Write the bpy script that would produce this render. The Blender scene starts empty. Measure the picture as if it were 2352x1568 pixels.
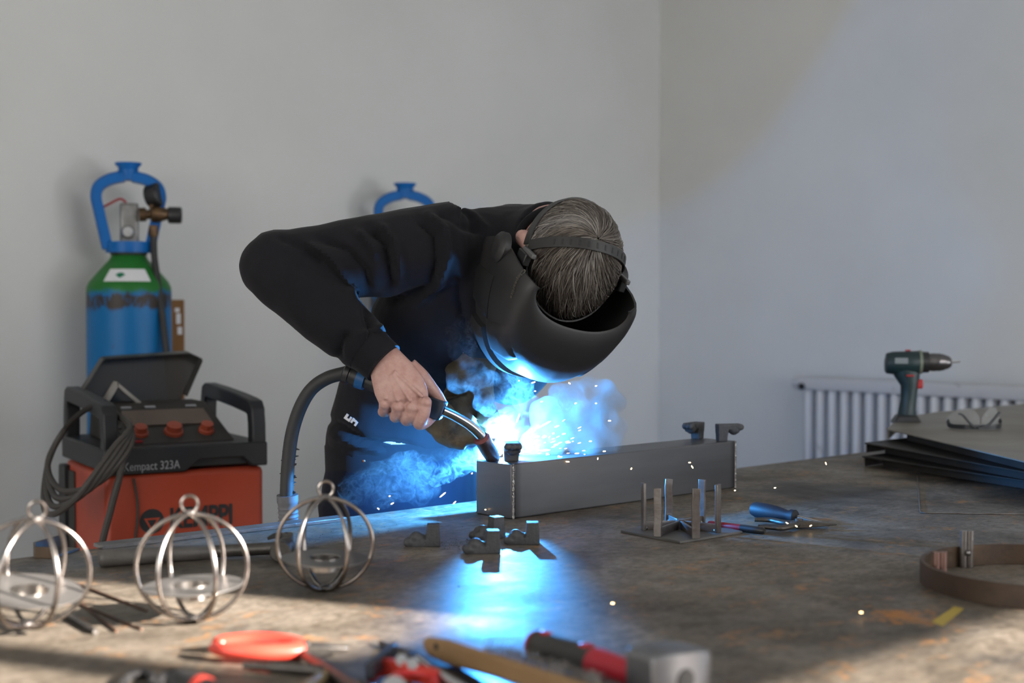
import bpy, bmesh, math, random
import numpy as np
from mathutils import Vector, Matrix, noise
random.seed(7)
S = bpy.context.scene
COL = S.collection
# ------------------------------------------------------------------ camera
F = 3267.0; HOR = 700.0; CAMZ = 1.23; TT = 0.88          # focal length in px, horizon row, camera height, table top height
PITCH = math.atan((784 - HOR) / F)
cam = bpy.data.cameras.new('camera'); cam_o = bpy.data.objects.new('camera', cam); COL.objects.link(cam_o)
cam_o.location = (0, 0, CAMZ); cam_o.rotation_euler = (math.pi / 2 - PITCH, 0, 0)
cam.sensor_width = 36; cam.lens = F / 2352 * 36; cam.clip_start = .05
cam.dof.use_dof = True; cam.dof.focus_distance = 2.33; cam.dof.aperture_fstop = 3.4
S.camera = cam_o
S.view_settings.view_transform = 'Standard'; S.view_settings.look = 'None'; S.view_settings.gamma = 1
S.cycles.adaptive_threshold = .02; S.cycles.max_bounces = 5; S.cycles.diffuse_bounces = 3; S.cycles.glossy_bounces = 3; S.cycles.transmission_bounces = 3; S.cycles.transparent_max_bounces = 8; S.cycles.volume_bounces = 0
S.cycles.caustics_reflective = False; S.cycles.caustics_refractive = False
S.view_settings.use_curve_mapping = False; S.view_settings.exposure = 0.0
# room axes: U runs along the left wall, N points from the camera to that wall
TH = math.radians(43); UX, UY = math.cos(TH), math.sin(TH)
U = Vector((UX, UY, 0)); N = Vector((-UY, UX, 0)); V = -N
def R(t, d, z=0): return U * t + N * d + Vector((0, 0, z))
T0, T1, D0, D1, CEIL = -2.4, 4.31, -1.5, 3.76, 3.3          # room extents in (U, N)
# ------------------------------------------------------------------ daylight
w = bpy.data.worlds.new('sky'); S.world = w; w.use_nodes = True
bg = w.node_tree.nodes['Background']; bg.inputs[0].default_value = (.62, .78, 1, 1); bg.inputs[1].default_value = 1.2
EL = math.radians(21); SUN = (U * .414 + V * .905) * math.cos(EL) + Vector((0, 0, math.sin(EL)))
sl = bpy.data.lights.new('sun', 'SUN'); sl.energy = 44; sl.angle = math.radians(.6); sl.color = (1, .90, .81)
so = bpy.data.objects.new('sun', sl); COL.objects.link(so); so.rotation_euler = SUN.to_track_quat('Z', 'Y').to_euler()
so.location = (3, -6, 5)
WIN = [(1.0, 2.4, 1.985, 2.75), (3.0, 4.15, .55, 1.42), (1.0, 2.8, 1.0, 1.95)]      # window openings in the wall behind the camera: t0, t1, z0, z1
for i, (a, b, z0, z1) in enumerate(WIN):
    al = bpy.data.lights.new('window_daylight_fill', 'AREA'); al.shape = 'RECTANGLE'; al.size = b - a; al.size_y = z1 - z0
    al.energy = (22, 45, 29)[i]; al.color = ((1, .965, .92), (.93, .97, 1), (1, .965, .92))[i]
    ao = bpy.data.objects.new('window_daylight_fill', al); COL.objects.link(ao)
    ao.location = R((a + b) / 2, D0 - .16, (z0 + z1) / 2); ao.rotation_euler = (-N).to_track_quat('Z', 'Y').to_euler()
FILL_WIN = (-.6, 2.4, 1.0, 2.6)                                  # wide unseen window added left of the camera to brighten the right wall: d0, d1, z0, z1
al = bpy.data.lights.new('window_daylight_fill', 'AREA'); al.shape = 'RECTANGLE'; al.size = FILL_WIN[1] - FILL_WIN[0]; al.size_y = FILL_WIN[3] - FILL_WIN[2]; al.energy = 80; al.color = (1, .935, .83)  # fill lamp of the added window
ao = bpy.data.objects.new('window_daylight_fill', al); COL.objects.link(ao); ao.location = R(T0 - .16, (FILL_WIN[0] + FILL_WIN[1]) / 2, 1.8); ao.rotation_euler = (-U).to_track_quat('Z', 'Y').to_euler()
# ------------------------------------------------------------------ helpers
def P(px, py, Y):
    "the point at world depth Y seen at photo pixel (px, py)"
    x = (px - 1176) / F; yv = -(py - 784) / F; cp, sp = math.cos(PITCH), math.sin(PITCH)
    d = Vector((x, cp + yv * sp, -sp + yv * cp)); return Vector((0, 0, CAMZ)) + d * (Y / d.y)
def G(px, py, z=TT):
    "the point on the level z seen at photo pixel (px, py)"
    x = (px - 1176) / F; yv = -(py - 784) / F; cp, sp = math.cos(PITCH), math.sin(PITCH)
    d = Vector((x, cp + yv * sp, -sp + yv * cp)); return Vector((0, 0, CAMZ)) + d * ((z - CAMZ) / d.z)
def lerp(a, b, t): return a + (b - a) * t
class MB:
    def __init__(s): s.v = []; s.f = []
    def add(s, vs, fs):
        o = len(s.v); s.v += [Vector(q) for q in vs]; s.f += [tuple(i + o for i in q) for q in fs]; return s
    def box(s, c, size, m=None):
        x, y, z = [q / 2 for q in size]; c = Vector(c)
        vs = [Vector((i * x, j * y, k * z)) for i in (-1, 1) for j in (-1, 1) for k in (-1, 1)]
        if m is not None: vs = [m @ q for q in vs]
        return s.add([q + c for q in vs], [(0, 1, 3, 2), (4, 6, 7, 5), (0, 4, 5, 1), (2, 3, 7, 6), (0, 2, 6, 4), (1, 5, 7, 3)])
    def prism(s, base, top):
        "closed solid between two equal polygons"
        n = len(base)
        return s.add(list(base) + list(top), [tuple(range(n))[::-1], tuple(range(n, 2 * n))] + [(i, (i + 1) % n, n + (i + 1) % n, n + i) for i in range(n)])
    def sweep(s, path, sec, up=(0, 0, 1), closed=False, scale=None, twist=None):
        path = [Vector(q) for q in path]; up = Vector(up); n = len(path); m = len(sec); o = len(s.v)
        side = None
        for i, p in enumerate(path):
            if closed: t = path[(i + 1) % n] - path[i - 1]
            else: t = path[min(i + 1, n - 1)] - path[max(i - 1, 0)]
            if t.length < 1e-9: t = Vector((0, 0, 1))
            t.normalize()
            a = up.cross(t)
            if a.length < .05: a = side.copy() if side else t.orthogonal()
            a = (a - t * a.dot(t)).normalized()
            if side and a.dot(side) < 0: a = -a
            side = a
            b = t.cross(a); k = scale[i] if scale else 1
            if twist:
                ca, sa = math.cos(twist * i / n), math.sin(twist * i / n); a, b = a * ca + b * sa, b * ca - a * sa
            kx, ky = k if isinstance(k, tuple) else (k, k)
            s.v += [p + a * (q[0] * kx) + b * (q[1] * ky) for q in sec]
        for i in range(n if closed else n - 1):
            j = (i + 1) % n
            for q in range(m): r = (q + 1) % m; s.f.append((o + i * m + q, o + i * m + r, o + j * m + r, o + j * m + q))
        if not closed:
            s.f.append(tuple(o + q for q in range(m))[::-1]); s.f.append(tuple(o + (n - 1) * m + q for q in range(m)))
        return s
    def tube(s, path, r, n=10, up=(0, 0, 1), closed=False):
        rs = r if isinstance(r, (list, tuple)) else [r] * len(path)
        return s.sweep(path, [(math.cos(2 * math.pi * q / n), math.sin(2 * math.pi * q / n)) for q in range(n)], up, closed, list(rs))
    def lathe(s, prof, n=32, m=None, a0=0, a1=2 * math.pi):
        "profile (r, z) turned about z; m places it"
        m = m or Matrix(); full = abs(a1 - a0 - 2 * math.pi) < 1e-6; k = n if full else n + 1; o = len(s.v)
        for i in range(k):
            a = a0 + (a1 - a0) * i / n
            s.v += [m @ Vector((r * math.cos(a), r * math.sin(a), z)) for r, z in prof]
        q = len(prof)
        for i in range(n):
            j = (i + 1) % k
            for e in range(q - 1): s.f.append((o + i * q + e, o + j * q + e, o + j * q + e + 1, o + i * q + e + 1))
        if full and prof[0] != prof[-1]:
            if prof[0][0] > 1e-6: s.f.append(tuple(o + i * q for i in range(k))[::-1])
            if prof[-1][0] > 1e-6: s.f.append(tuple(o + i * q + q - 1 for i in range(k)))
        return s
    def ball(s, c, r, n=12, m=None):
        r = r if isinstance(r, (tuple, list)) else (r, r, r); c = Vector(c)
        k = Matrix.Translation(c) @ (m.to_4x4() if m else Matrix()) @ Matrix.Diagonal((r[0], r[1], r[2], 1))
        return s.lathe([(max(1e-7, math.sin(math.pi * i / n)), -math.cos(math.pi * i / n)) for i in range(n + 1)], n * 2, k)
    def ell(s, rings, n=24):
        "loft of elliptic rings (centre, axis a, axis b)"
        o = len(s.v); k = len(rings)
        for c, a, b in rings:
            s.v += [Vector(c) + Vector(a) * math.cos(2 * math.pi * q / n) + Vector(b) * math.sin(2 * math.pi * q / n) for q in range(n)]
        for i in range(k - 1):
            for q in range(n): r = (q + 1) % n; s.f.append((o + i * n + q, o + i * n + r, o + (i + 1) * n + r, o + (i + 1) * n + q))
        s.f.append(tuple(o + q for q in range(n))[::-1]); s.f.append(tuple(o + (k - 1) * n + q for q in range(n)))
        return s
    def mesh(s, name):
        me = bpy.data.meshes.new(name); me.from_pydata([tuple(q) for q in s.v], [], s.f); me.update()
        bm = bmesh.new(); bm.from_mesh(me); bmesh.ops.remove_doubles(bm, verts=bm.verts, dist=1e-6); bmesh.ops.recalc_face_normals(bm, faces=bm.faces); bm.to_mesh(me); bm.free()
        return me
    def build(s, name, mat, parent=None, loc=None, bevel=0, smooth=40, seg=2):
        return place(s.mesh(name), name, mat, parent, loc, bevel, smooth, seg)
def place(me, name, mat, parent=None, loc=None, bevel=0, smooth=40, seg=2):
    o = bpy.data.objects.new(name, me); COL.objects.link(o)
    if mat is not None and not me.materials: me.materials.append(mat)
    if smooth and len(me.polygons):
        me.polygons.foreach_set('use_smooth', [True] * len(me.polygons)); me.set_sharp_from_angle(angle=math.radians(smooth))
    if bevel:
        b = o.modifiers.new('bevel', 'BEVEL'); b.width = bevel; b.segments = seg; b.limit_method = 'ANGLE'; b.angle_limit = math.radians(35)
    if loc is not None: o.location = loc                       # the mesh is written about this point
    if parent is not None: o.parent = parent
    return o
def wbuild(mb, name, mat, parent=None, origin=None, **k):
    "mesh written in world coordinates; its origin (or its parent's location) is taken out"
    og = Vector(parent.location) if parent is not None else Vector(origin if origin is not None else (0, 0, 0))
    mb.v = [q - og for q in mb.v]
    return mb.build(name, mat, parent, None if parent is not None else og, **k)
def tag(o, label=None, cat=None, group=None, kind=None):
    for k, q in (('label', label), ('category', cat), ('group', group), ('kind', kind)):
        if q: o[k] = q
    return o
def thing(name, loc, label, cat, rz=0, group=None):
    o = bpy.data.objects.new(name, None); COL.objects.link(o); o.location = loc; o.rotation_euler = (0, 0, rz)
    o.empty_display_size = .05
    return tag(o, label, cat, group)
def copy_tree(o, parent=None):
    c = o.copy(); COL.objects.link(c); c.parent = parent
    for ch in [q for q in bpy.data.objects if q.parent == o]: copy_tree(ch, c)
    return c
def solid(mb, name, voxel, smooth=6, fac=.5):
    "one continuous skin round all the overlapping shapes of mb"
    o = bpy.data.objects.new('tmp', mb.mesh('tmp')); COL.objects.link(o)
    r = o.modifiers.new('r', 'REMESH'); r.mode = 'VOXEL'; r.voxel_size = voxel
    if smooth: q = o.modifiers.new('s', 'SMOOTH'); q.iterations = smooth; q.factor = fac
    dg = bpy.context.evaluated_depsgraph_get(); dg.update()
    me = bpy.data.meshes.new_from_object(o.evaluated_get(dg), depsgraph=dg); me.name = name
    bpy.data.objects.remove(o); return me
def text_mesh(body, size, extrude, name='lettering', bold=0):
    c = bpy.data.curves.new('txt', 'FONT'); c.body = body; c.offset = bold; c.size = size; c.extrude = extrude; c.resolution_u = 4
    o = bpy.data.objects.new('txt', c); COL.objects.link(o)
    dg = bpy.context.evaluated_depsgraph_get(); dg.update()
    me = bpy.data.meshes.new_from_object(o.evaluated_get(dg), depsgraph=dg); me.name = name
    bpy.data.objects.remove(o); return me
def bez(pts, n=8):
    "smooth curve through the points (Catmull-Rom)"
    pts = [Vector(q) for q in pts]; out = []
    q = [pts[0] * 2 - pts[1]] + pts + [pts[-1] * 2 - pts[-2]]
    for i in range(1, len(q) - 2):
        for k in range(n):
            t = k / n; a, b, c, d = q[i - 1:i + 3]
            out.append(.5 * ((2 * b) + (c - a) * t + (2 * a - 5 * b + 4 * c - d) * t * t + (3 * b - a - 3 * c + d) * t ** 3))
    return out + [pts[-1]]
# ------------------------------------------------------------------ materials
def nodes(name):
    m = bpy.data.materials.new(name); m.use_nodes = True; return m, m.node_tree.nodes, m.node_tree.links, m.node_tree.nodes['Principled BSDF']
def ramp(nt, fac, stops):
    r = nt.nodes.new('ShaderNodeValToRGB'); e = r.color_ramp.elements
    while len(e) > 2: e.remove(e[-1])
    while len(e) < len(stops): e.new(.5)
    for k, (p, c) in zip(e, stops): k.position = p; k.color = (*c, 1) if len(c) == 3 else c
    nt.links.new(fac, r.inputs[0]); return r.outputs[0]
def tex(nt, scale, detail=4, rough=.55, dist=0, stretch=None, coord='Object', off=(0, 0, 0)):
    tc = nt.nodes.new('ShaderNodeTexCoord'); q = tc.outputs[coord]
    mp = nt.nodes.new('ShaderNodeMapping'); mp.inputs[1].default_value = off
    if stretch: mp.inputs[3].default_value = stretch
    nt.links.new(q, mp.inputs[0]); n = nt.nodes.new('ShaderNodeTexNoise')
    for k, x in (('Scale', scale), ('Detail', detail), ('Roughness', rough), ('Distortion', dist)): n.inputs[k].default_value = x
    nt.links.new(mp.outputs[0], n.inputs['Vector']); return n.outputs['Fac']
def mix(nt, fac, a, b):
    m = nt.nodes.new('ShaderNodeMix'); m.data_type = 'RGBA'
    for q, x in ((0, fac), (6, a), (7, b)):
        if hasattr(x, 'links'): nt.links.new(x, m.inputs[q])
        else: m.inputs[q].default_value = x if q == 0 else (*x, 1)
    return m.outputs[2]
def bump(nt, h, strength, dist=.002, bsdf=None):
    b = nt.nodes.new('ShaderNodeBump'); b.inputs['Strength'].default_value = strength; b.inputs['Distance'].default_value = dist
    nt.links.new(h, b.inputs['Height']); nt.links.new(b.outputs[0], bsdf.inputs['Normal'])
def mat(name, base, rough=.5, metal=0, var=None, scale=25, bmp=0, bscale=120, stretch=None, lo=.35, hi=.7, spec=None, dist=.002, rvar=0, coat=0):
    m, n, l, b = nodes(name); nt = m.node_tree
    b.inputs['Base Color'].default_value = (*base, 1); b.inputs['Roughness'].default_value = rough; b.inputs['Metallic'].default_value = metal
    if spec is not None: b.inputs['Specular IOR Level'].default_value = spec
    if coat: b.inputs['Coat Weight'].default_value = coat
    if var: l.new(ramp(nt, tex(nt, scale, 5, .6, 0, stretch), [(lo, base), (hi, var)]), b.inputs['Base Color'])
    if rvar:
        mr = nt.nodes.new('ShaderNodeMapRange'); mr.inputs[3].default_value = max(.05, rough - rvar); mr.inputs[4].default_value = min(1, rough + rvar)
        l.new(tex(nt, scale * 1.7, 4), mr.inputs[0]); l.new(mr.outputs[0], b.inputs['Roughness'])
    if bmp: bump(nt, tex(nt, bscale, 3, .6, 0, stretch), bmp, dist, b)
    return m
def emit(name, col, s):
    m, n, l, b = nodes(name); b.inputs['Base Color'].default_value = (0, 0, 0, 1)
    b.inputs['Emission Color'].default_value = (*col, 1); b.inputs['Emission Strength'].default_value = s; return m
def clear(name, tint, alpha, rough=.08):
    "thin see-through sheet: mostly passes light, partly a glossy tinted plastic or glass"
    m, n, l, b = nodes(name); nt = m.node_tree; b.inputs['Base Color'].default_value = (*tint, 1); b.inputs['Roughness'].default_value = rough
    t = n.new('ShaderNodeBsdfTransparent'); k = n.new('ShaderNodeMixShader'); k.inputs[0].default_value = alpha
    l.new(t.outputs[0], k.inputs[1]); l.new(b.outputs[0], k.inputs[2]); l.new(k.outputs[0], n['Material Output'].inputs[0]); return m
# ------------------------------------------------------------------ the room
def wall_mat():
    m, n, l, b = nodes('wall_paint'); nt = m.node_tree
    c = ramp(nt, tex(nt, 1.3, 5, .6), [(.3, (.60, .60, .585)), (.72, (.66, .66, .645))])
    s = ramp(nt, tex(nt, 7, 6, .7, .6), [(.70, (0, 0, 0)), (.80, (.35, .35, .35))])
    l.new(mix(nt, s, c, (.40, .40, .40)), b.inputs['Base Color']); b.inputs['Roughness'].default_value = .75
    bump(nt, tex(nt, 16, 6, .62), .22, .006, b); return m
WALL = wall_mat()
FLOOR = mat('concrete_floor', (.20, .195, .19), .7, 0, (.13, .125, .12), 4, .3, 60)
CEILM = mat('ceiling_paint', (.72, .72, .70), .85)
WFRAME = mat('window_paint', (.75, .75, .73), .45)
def slab(name, pts, z0, z1, m):
    mb = MB(); mb.prism([R(t, d, z0) for t, d in pts], [R(t, d, z1) for t, d in pts]); return tag(mb.build(name, m, smooth=0), kind='structure')
tk = .2
slab('floor', [(T0 - tk, D0 - tk), (T1 + tk, D0 - tk), (T1 + tk, D1 + tk), (T0 - tk, D1 + tk)], -.12, 0, FLOOR)
slab('ceiling', [(T0 - tk, D0 - tk), (T1 + tk, D0 - tk), (T1 + tk, D1 + tk), (T0 - tk, D1 + tk)], CEIL, CEIL + .12, CEILM)
slab('wall_left', [(T0 - tk, D1), (T1 + tk, D1), (T1 + tk, D1 + tk), (T0 - tk, D1 + tk)], 0, CEIL, WALL)
slab('wall_right', [(T1, D0 - tk), (T1 + tk, D0 - tk), (T1 + tk, D1), (T1, D1)], 0, CEIL, WALL)
mb = MB()
for a, b, z0, z1 in ((D0 - tk, FILL_WIN[0], 0, CEIL), (FILL_WIN[1], D1, 0, CEIL), (FILL_WIN[0], FILL_WIN[1], 0, FILL_WIN[2]), (FILL_WIN[0], FILL_WIN[1], FILL_WIN[3], CEIL)):
    q = [(T0 - tk, a), (T0, a), (T0, b), (T0 - tk, b)]; mb.prism([R(t, d, z0) for t, d in q], [R(t, d, z1) for t, d in q])
tag(mb.build('wall_front', WALL, smooth=0), kind='structure')
mb = MB()
def wb(a, b, z0, z1):
    q = [(a, D0 - tk), (b, D0 - tk), (b, D0), (a, D0)]; mb.prism([R(t, d, z0) for t, d in q], [R(t, d, z1) for t, d in q])
tc_ = sorted({T0, T1} | {k for q in WIN for k in q[:2]}); zc_ = sorted({0, CEIL} | {k for q in WIN for k in q[2:]})
for a, b in zip(tc_, tc_[1:]):
    for z0, z1 in zip(zc_, zc_[1:]):
        if not any(q[0] <= (a + b) / 2 <= q[1] and q[2] <= (z0 + z1) / 2 <= q[3] for q in WIN): wb(a, b, z0, z1)
tag(mb.build('wall_back', WALL, smooth=0), kind='structure')
PANE = clear('window_glass', (.9, .95, 1), .06, .02)
for i, (a, b, z0, z1) in enumerate(WIN + [FILL_WIN]):  # the last one is the added fill window
    root = bpy.data.objects.new('window_%d' % (i + 1), None); COL.objects.link(root)
    root.location = R((a + b) / 2, D0 - .1, z0) if i < 3 else R(T0 - .1, (a + b) / 2, z0); root.rotation_euler = (0, 0, TH + (math.pi / 2 if i == 3 else 0))
    tag(root, kind='structure'); W, H = b - a, z1 - z0
    f = MB()
    for x in (-W / 2 + .025, W / 2 - .025): f.box((x, 0, H / 2), (.05, .07, H))
    for z in (.025, H - .025): f.box((0, 0, z), (W - .1, .07, .05))
    f.build('window_frame', WFRAME, root, bevel=.004)
    bars = [(-.16, .05), (.26, .05)] if i == 0 else [(-.35, .05), (.1, .05)] if i == 2 else [(0, .05)]
    zs = []
    for x, k in bars: MB().box((x, 0, H / 2), (k, .06, H - .1)).build('mullion', WFRAME, root, bevel=.004)
    for z, k in zs: MB().box((0, 0, z + .07), (W - .1, .066, k)).build('transom', WFRAME, root, bevel=.004)
    xs = [-W / 2 + .05] + [x for x, _ in bars] + [W / 2 - .05]
    zz = [.05] + [z + .07 for z, _ in zs] + [H - .05]
    for x0, x1 in zip(xs, xs[1:]):
        for q0, q1 in zip(zz, zz[1:]):
            MB().box(((x0 + x1) / 2, 0, (q0 + q1) / 2), (x1 - x0, .004, q1 - q0)).build('pane', PANE, root, smooth=0)
# ------------------------------------------------------------------ steel work table
def table_mat():
    m, n, l, b = nodes('worn_steel_top'); nt = m.node_tree
    base = ramp(nt, tex(nt, 5, 7, .65, .4), [(.28, (.075, .062, .047)), (.5, (.175, .149, .118)), (.72, (.285, .25, .208))])
    fine = ramp(nt, tex(nt, 95, 6, .72, 0, (.8, 1.2, 1)), [(.36, (.42, .40, .37)), (.60, (1, 1, 1))])
    mm = nt.nodes.new('ShaderNodeMix'); mm.data_type = 'RGBA'; mm.blend_type = 'MULTIPLY'; mm.inputs[0].default_value = .9
    l.new(base, mm.inputs[6]); l.new(fine, mm.inputs[7])
    rust = ramp(nt, tex(nt, 11, 6, .7, .5, (1, 1.5, 1)), [(.53, (0, 0, 0)), (.66, (.85, .85, .85))])
    spot = ramp(nt, tex(nt, 60, 3, .6), [(.46, (0, 0, 0)), (.6, (1, 1, 1))])
    rm = nt.nodes.new('ShaderNodeMath'); rm.operation = 'MULTIPLY'; l.new(rust, rm.inputs[0]); l.new(spot, rm.inputs[1])
    c = mix(nt, rm.outputs[0], mm.outputs[2], (.33, .165, .06))
    soot = ramp(nt, tex(nt, 3.4, 6, .7, .3, (1, 1, 1), 'Object', (3.1, 1.7, 0)), [(.56, (0, 0, 0)), (.68, (.85, .85, .85))])
    c = mix(nt, soot, c, (.035, .033, .032))
    # two marks that the plate has in fixed places: a rust patch by the tape, a soot patch before the sheets
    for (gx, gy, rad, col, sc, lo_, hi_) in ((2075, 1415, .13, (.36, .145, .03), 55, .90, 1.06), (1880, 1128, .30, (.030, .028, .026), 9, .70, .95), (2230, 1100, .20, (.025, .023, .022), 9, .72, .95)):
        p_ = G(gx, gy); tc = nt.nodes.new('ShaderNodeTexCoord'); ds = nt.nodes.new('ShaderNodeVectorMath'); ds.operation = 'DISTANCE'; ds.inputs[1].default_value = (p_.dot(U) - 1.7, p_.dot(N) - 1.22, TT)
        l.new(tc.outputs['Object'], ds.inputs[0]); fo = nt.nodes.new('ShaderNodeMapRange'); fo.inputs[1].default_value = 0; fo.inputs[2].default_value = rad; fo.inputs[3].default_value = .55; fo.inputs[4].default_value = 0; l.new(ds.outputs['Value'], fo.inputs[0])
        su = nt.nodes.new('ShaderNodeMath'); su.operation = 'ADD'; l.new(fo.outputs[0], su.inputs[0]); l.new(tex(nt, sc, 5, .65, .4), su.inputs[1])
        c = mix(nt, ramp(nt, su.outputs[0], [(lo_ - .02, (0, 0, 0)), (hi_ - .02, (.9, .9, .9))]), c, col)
    l.new(c, b.inputs['Base Color'])
    mr = nt.nodes.new('ShaderNodeMapRange'); mr.inputs[1].default_value = .3; mr.inputs[2].default_value = .7; mr.inputs[3].default_value = .40; mr.inputs[4].default_value = .66
    l.new(tex(nt, 7, 6, .65, .3), mr.inputs[0]); l.new(mr.outputs[0], b.inputs['Roughness'])
    b.inputs['Metallic'].default_value = .1; b.inputs['Specular IOR Level'].default_value = .25
    bump(nt, tex(nt, 90, 4, .65), .32, .0014, b); return m
STEEL_TOP = table_mat()
DKSTEEL = mat('dark_steel', (.07, .068, .066), .45, .6, (.12, .10, .085), 18, .2, 90)
tb = thing('work_table', R(1.7, 1.22, 0), 'large worn steel welding table covered with tools and lanterns', 'table', TH)
TW, TD = 3.5, 1.36                                            # along U and N; the far edge lies at d = 1.90
MB().box((0, 0, TT - .006), (TW, TD, .012)).build('table_top', STEEL_TOP, tb, bevel=.002)
fr = MB()
for y in (-TD / 2 + .05, TD / 2 - .05): fr.box((0, y, TT - .052), (TW - .1, .04, .08))
for x in (-TW / 2 + .05, 0, TW / 2 - .05): fr.box((x, 0, TT - .052), (.04, TD - .14, .08))
fr.build('frame', DKSTEEL, tb, bevel=.003)
for x in (-TW / 2 + .08, 0, TW / 2 - .08):
    for y in (-TD / 2 + .08, TD / 2 - .1): MB().box((x, y, (TT - .092) / 2), (.06, .06, TT - .092)).build('leg', DKSTEEL, tb, bevel=.004)
# ------------------------------------------------------------------ radiator on the right wall
RADM = mat('chipped_white_enamel', (.52, .52, .53), .4, 0, (.10, .095, .09), 14, .1, 60, None, .66, .72)
def wall_s(s, off=0, z=0): return R(T1 - off, D1 - s, z)
rx = thing('radiator', wall_s(.74, .055, .32), 'old chipped white ribbed radiator on the wall behind the drill', 'radiator', math.atan2(-UX, UY))
RL, RH, RZ = 1.3, .66, 0
for i in range(int(RL / .05)):
    x = .03 + i * .05
    MB().ell([((x, 0, .03), (.017, 0, 0), (0, .03, 0)), ((x, 0, .05), (.021, 0, 0), (0, .036, 0)), ((x, 0, RH - .07), (.021, 0, 0), (0, .036, 0)), ((x, 0, RH - .045), (.017, 0, 0), (0, .03, 0))], 14).build('rib', RADM, rx)
h = MB(); h.sweep([(0, 0, RH - .03), (RL, 0, RH - .03)], [(-.04, -.022), (.04, -.022), (.044, .0), (.036, .024), (-.036, .024), (-.044, 0)]); h.build('top_header', RADM, rx, bevel=.004)
h = MB(); h.sweep([(0, 0, .02), (RL, 0, .02)], [(-.036, -.02), (.036, -.02), (.036, .02), (-.036, .02)]); h.build('bottom_header', RADM, rx, bevel=.004)
MB().lathe([(.001, 0), (.022, 0), (.026, .012), (.022, .04), (.001, .042)], 8, Matrix.Translation((.004, -.012, RH - .03)) @ Matrix.Rotation(-math.pi / 2, 4, 'Y')).build('end_plug', RADM, rx)
MB().lathe([(.001, 0), (.012, 0), (.012, .01), (.001, .01)], 10, Matrix.Translation((.02, -.04, RH - .04)) @ Matrix.Rotation(math.pi / 2, 4, 'X')).build('vent_hole', mat('black_hole', (.01, .01, .01), .8), rx)
for x in (.2, 1.1): MB().box((x, .045, RH - .12), (.03, .03, .05)).build('wall_bracket', RADM, rx)
pp = MB(); pp.tube([(RL + .02, 0, .02), (RL + .06, 0, .02), (RL + .06, 0, -.3)], .012); pp.build('pipe', RADM, rx)
# ------------------------------------------------------------------ gas cylinders
BLUE = mat('guard_blue', (.0, .125, .43), .4, 0, (.0, .105, .37), 12, spec=.3)
CHROME = mat('chrome', (.62, .62, .63), .16, 1)
BRASS = mat('tarnished_brass', (.16, .095, .045), .42, .8, (.06, .04, .03), 60)
BLACKP = mat('black_plastic', (.014, .014, .015), .45)
BLACKR = mat('black_rubber', (.02, .02, .021), .6)
REDP = mat('red_paint', (.26, .008, .015), .4)
WHITE = mat('white_label', (.72, .72, .74), .5)
def cyl_mat():
    m, n, l, b = nodes('cylinder_paint'); nt = m.node_tree
    tc = n.new('ShaderNodeTexCoord'); sp = n.new('ShaderNodeSeparateXYZ'); l.new(tc.outputs['Object'], sp.inputs[0])
    ad = n.new('ShaderNodeMath'); ad.operation = 'MULTIPLY_ADD'; ad.inputs[1].default_value = .05; l.new(tex(nt, 22, 5, .6), ad.inputs[0]); l.new(sp.outputs[2], ad.inputs[2])
    paint = ramp(nt, ad.outputs[0], [(0, (.0, .135, .37)), (.99, (.0, .135, .37))])
    mr = n.new('ShaderNodeMapRange'); mr.inputs[1].default_value = 1.285; mr.inputs[2].default_value = 1.30; l.new(ad.outputs[0], mr.inputs[0])
    c = mix(nt, mr.outputs[0], (.0, .135, .37), (.015, .145, .022))
    # scraped band just under the shoulder
    bd = n.new('ShaderNodeMath'); bd.operation = 'SUBTRACT'; bd.inputs[1].default_value = 1.240; l.new(sp.outputs[2], bd.inputs[0])
    ab = n.new('ShaderNodeMath'); ab.operation = 'ABSOLUTE'; l.new(bd.outputs[0], ab.inputs[0])
    m2 = n.new('ShaderNodeMapRange'); m2.inputs[1].default_value = .012; m2.inputs[2].default_value = .034; m2.inputs[3].default_value = .25; m2.inputs[4].default_value = 0; l.new(ab.outputs[0], m2.inputs[0])
    a2 = n.new('ShaderNodeMath'); a2.operation = 'ADD'; l.new(m2.outputs[0], a2.inputs[0]); l.new(tex(nt, 26, 6, .7, 0, (1, 1, .45)), a2.inputs[1])
    sc = ramp(nt, a2.outputs[0], [(.64, (0, 0, 0)), (.76, (1, 1, 1))])
    c = mix(nt, sc, c, (.035, .026, .022)); l.new(c, b.inputs['Base Color']); b.inputs['Roughness'].default_value = .42; b.inputs['Specular IOR Level'].default_value = .3
    bump(nt, tex(nt, 40, 4), .1, .002, b); return m
CYLM = cyl_mat()
def arc_pts(c, r, a0, a1, n, z): return [Vector((c[0] + r * math.cos(a0 + (a1 - a0) * i / n), c[1] + r * math.sin(a0 + (a1 - a0) * i / n), z)) for i in range(n + 1)]
SH = [(.1145, 1.262), (.1135, 1.278), (.107, 1.293), (.093, 1.31), (.078, 1.327), (.064, 1.342), (.053, 1.355), (.047, 1.366)]
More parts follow.
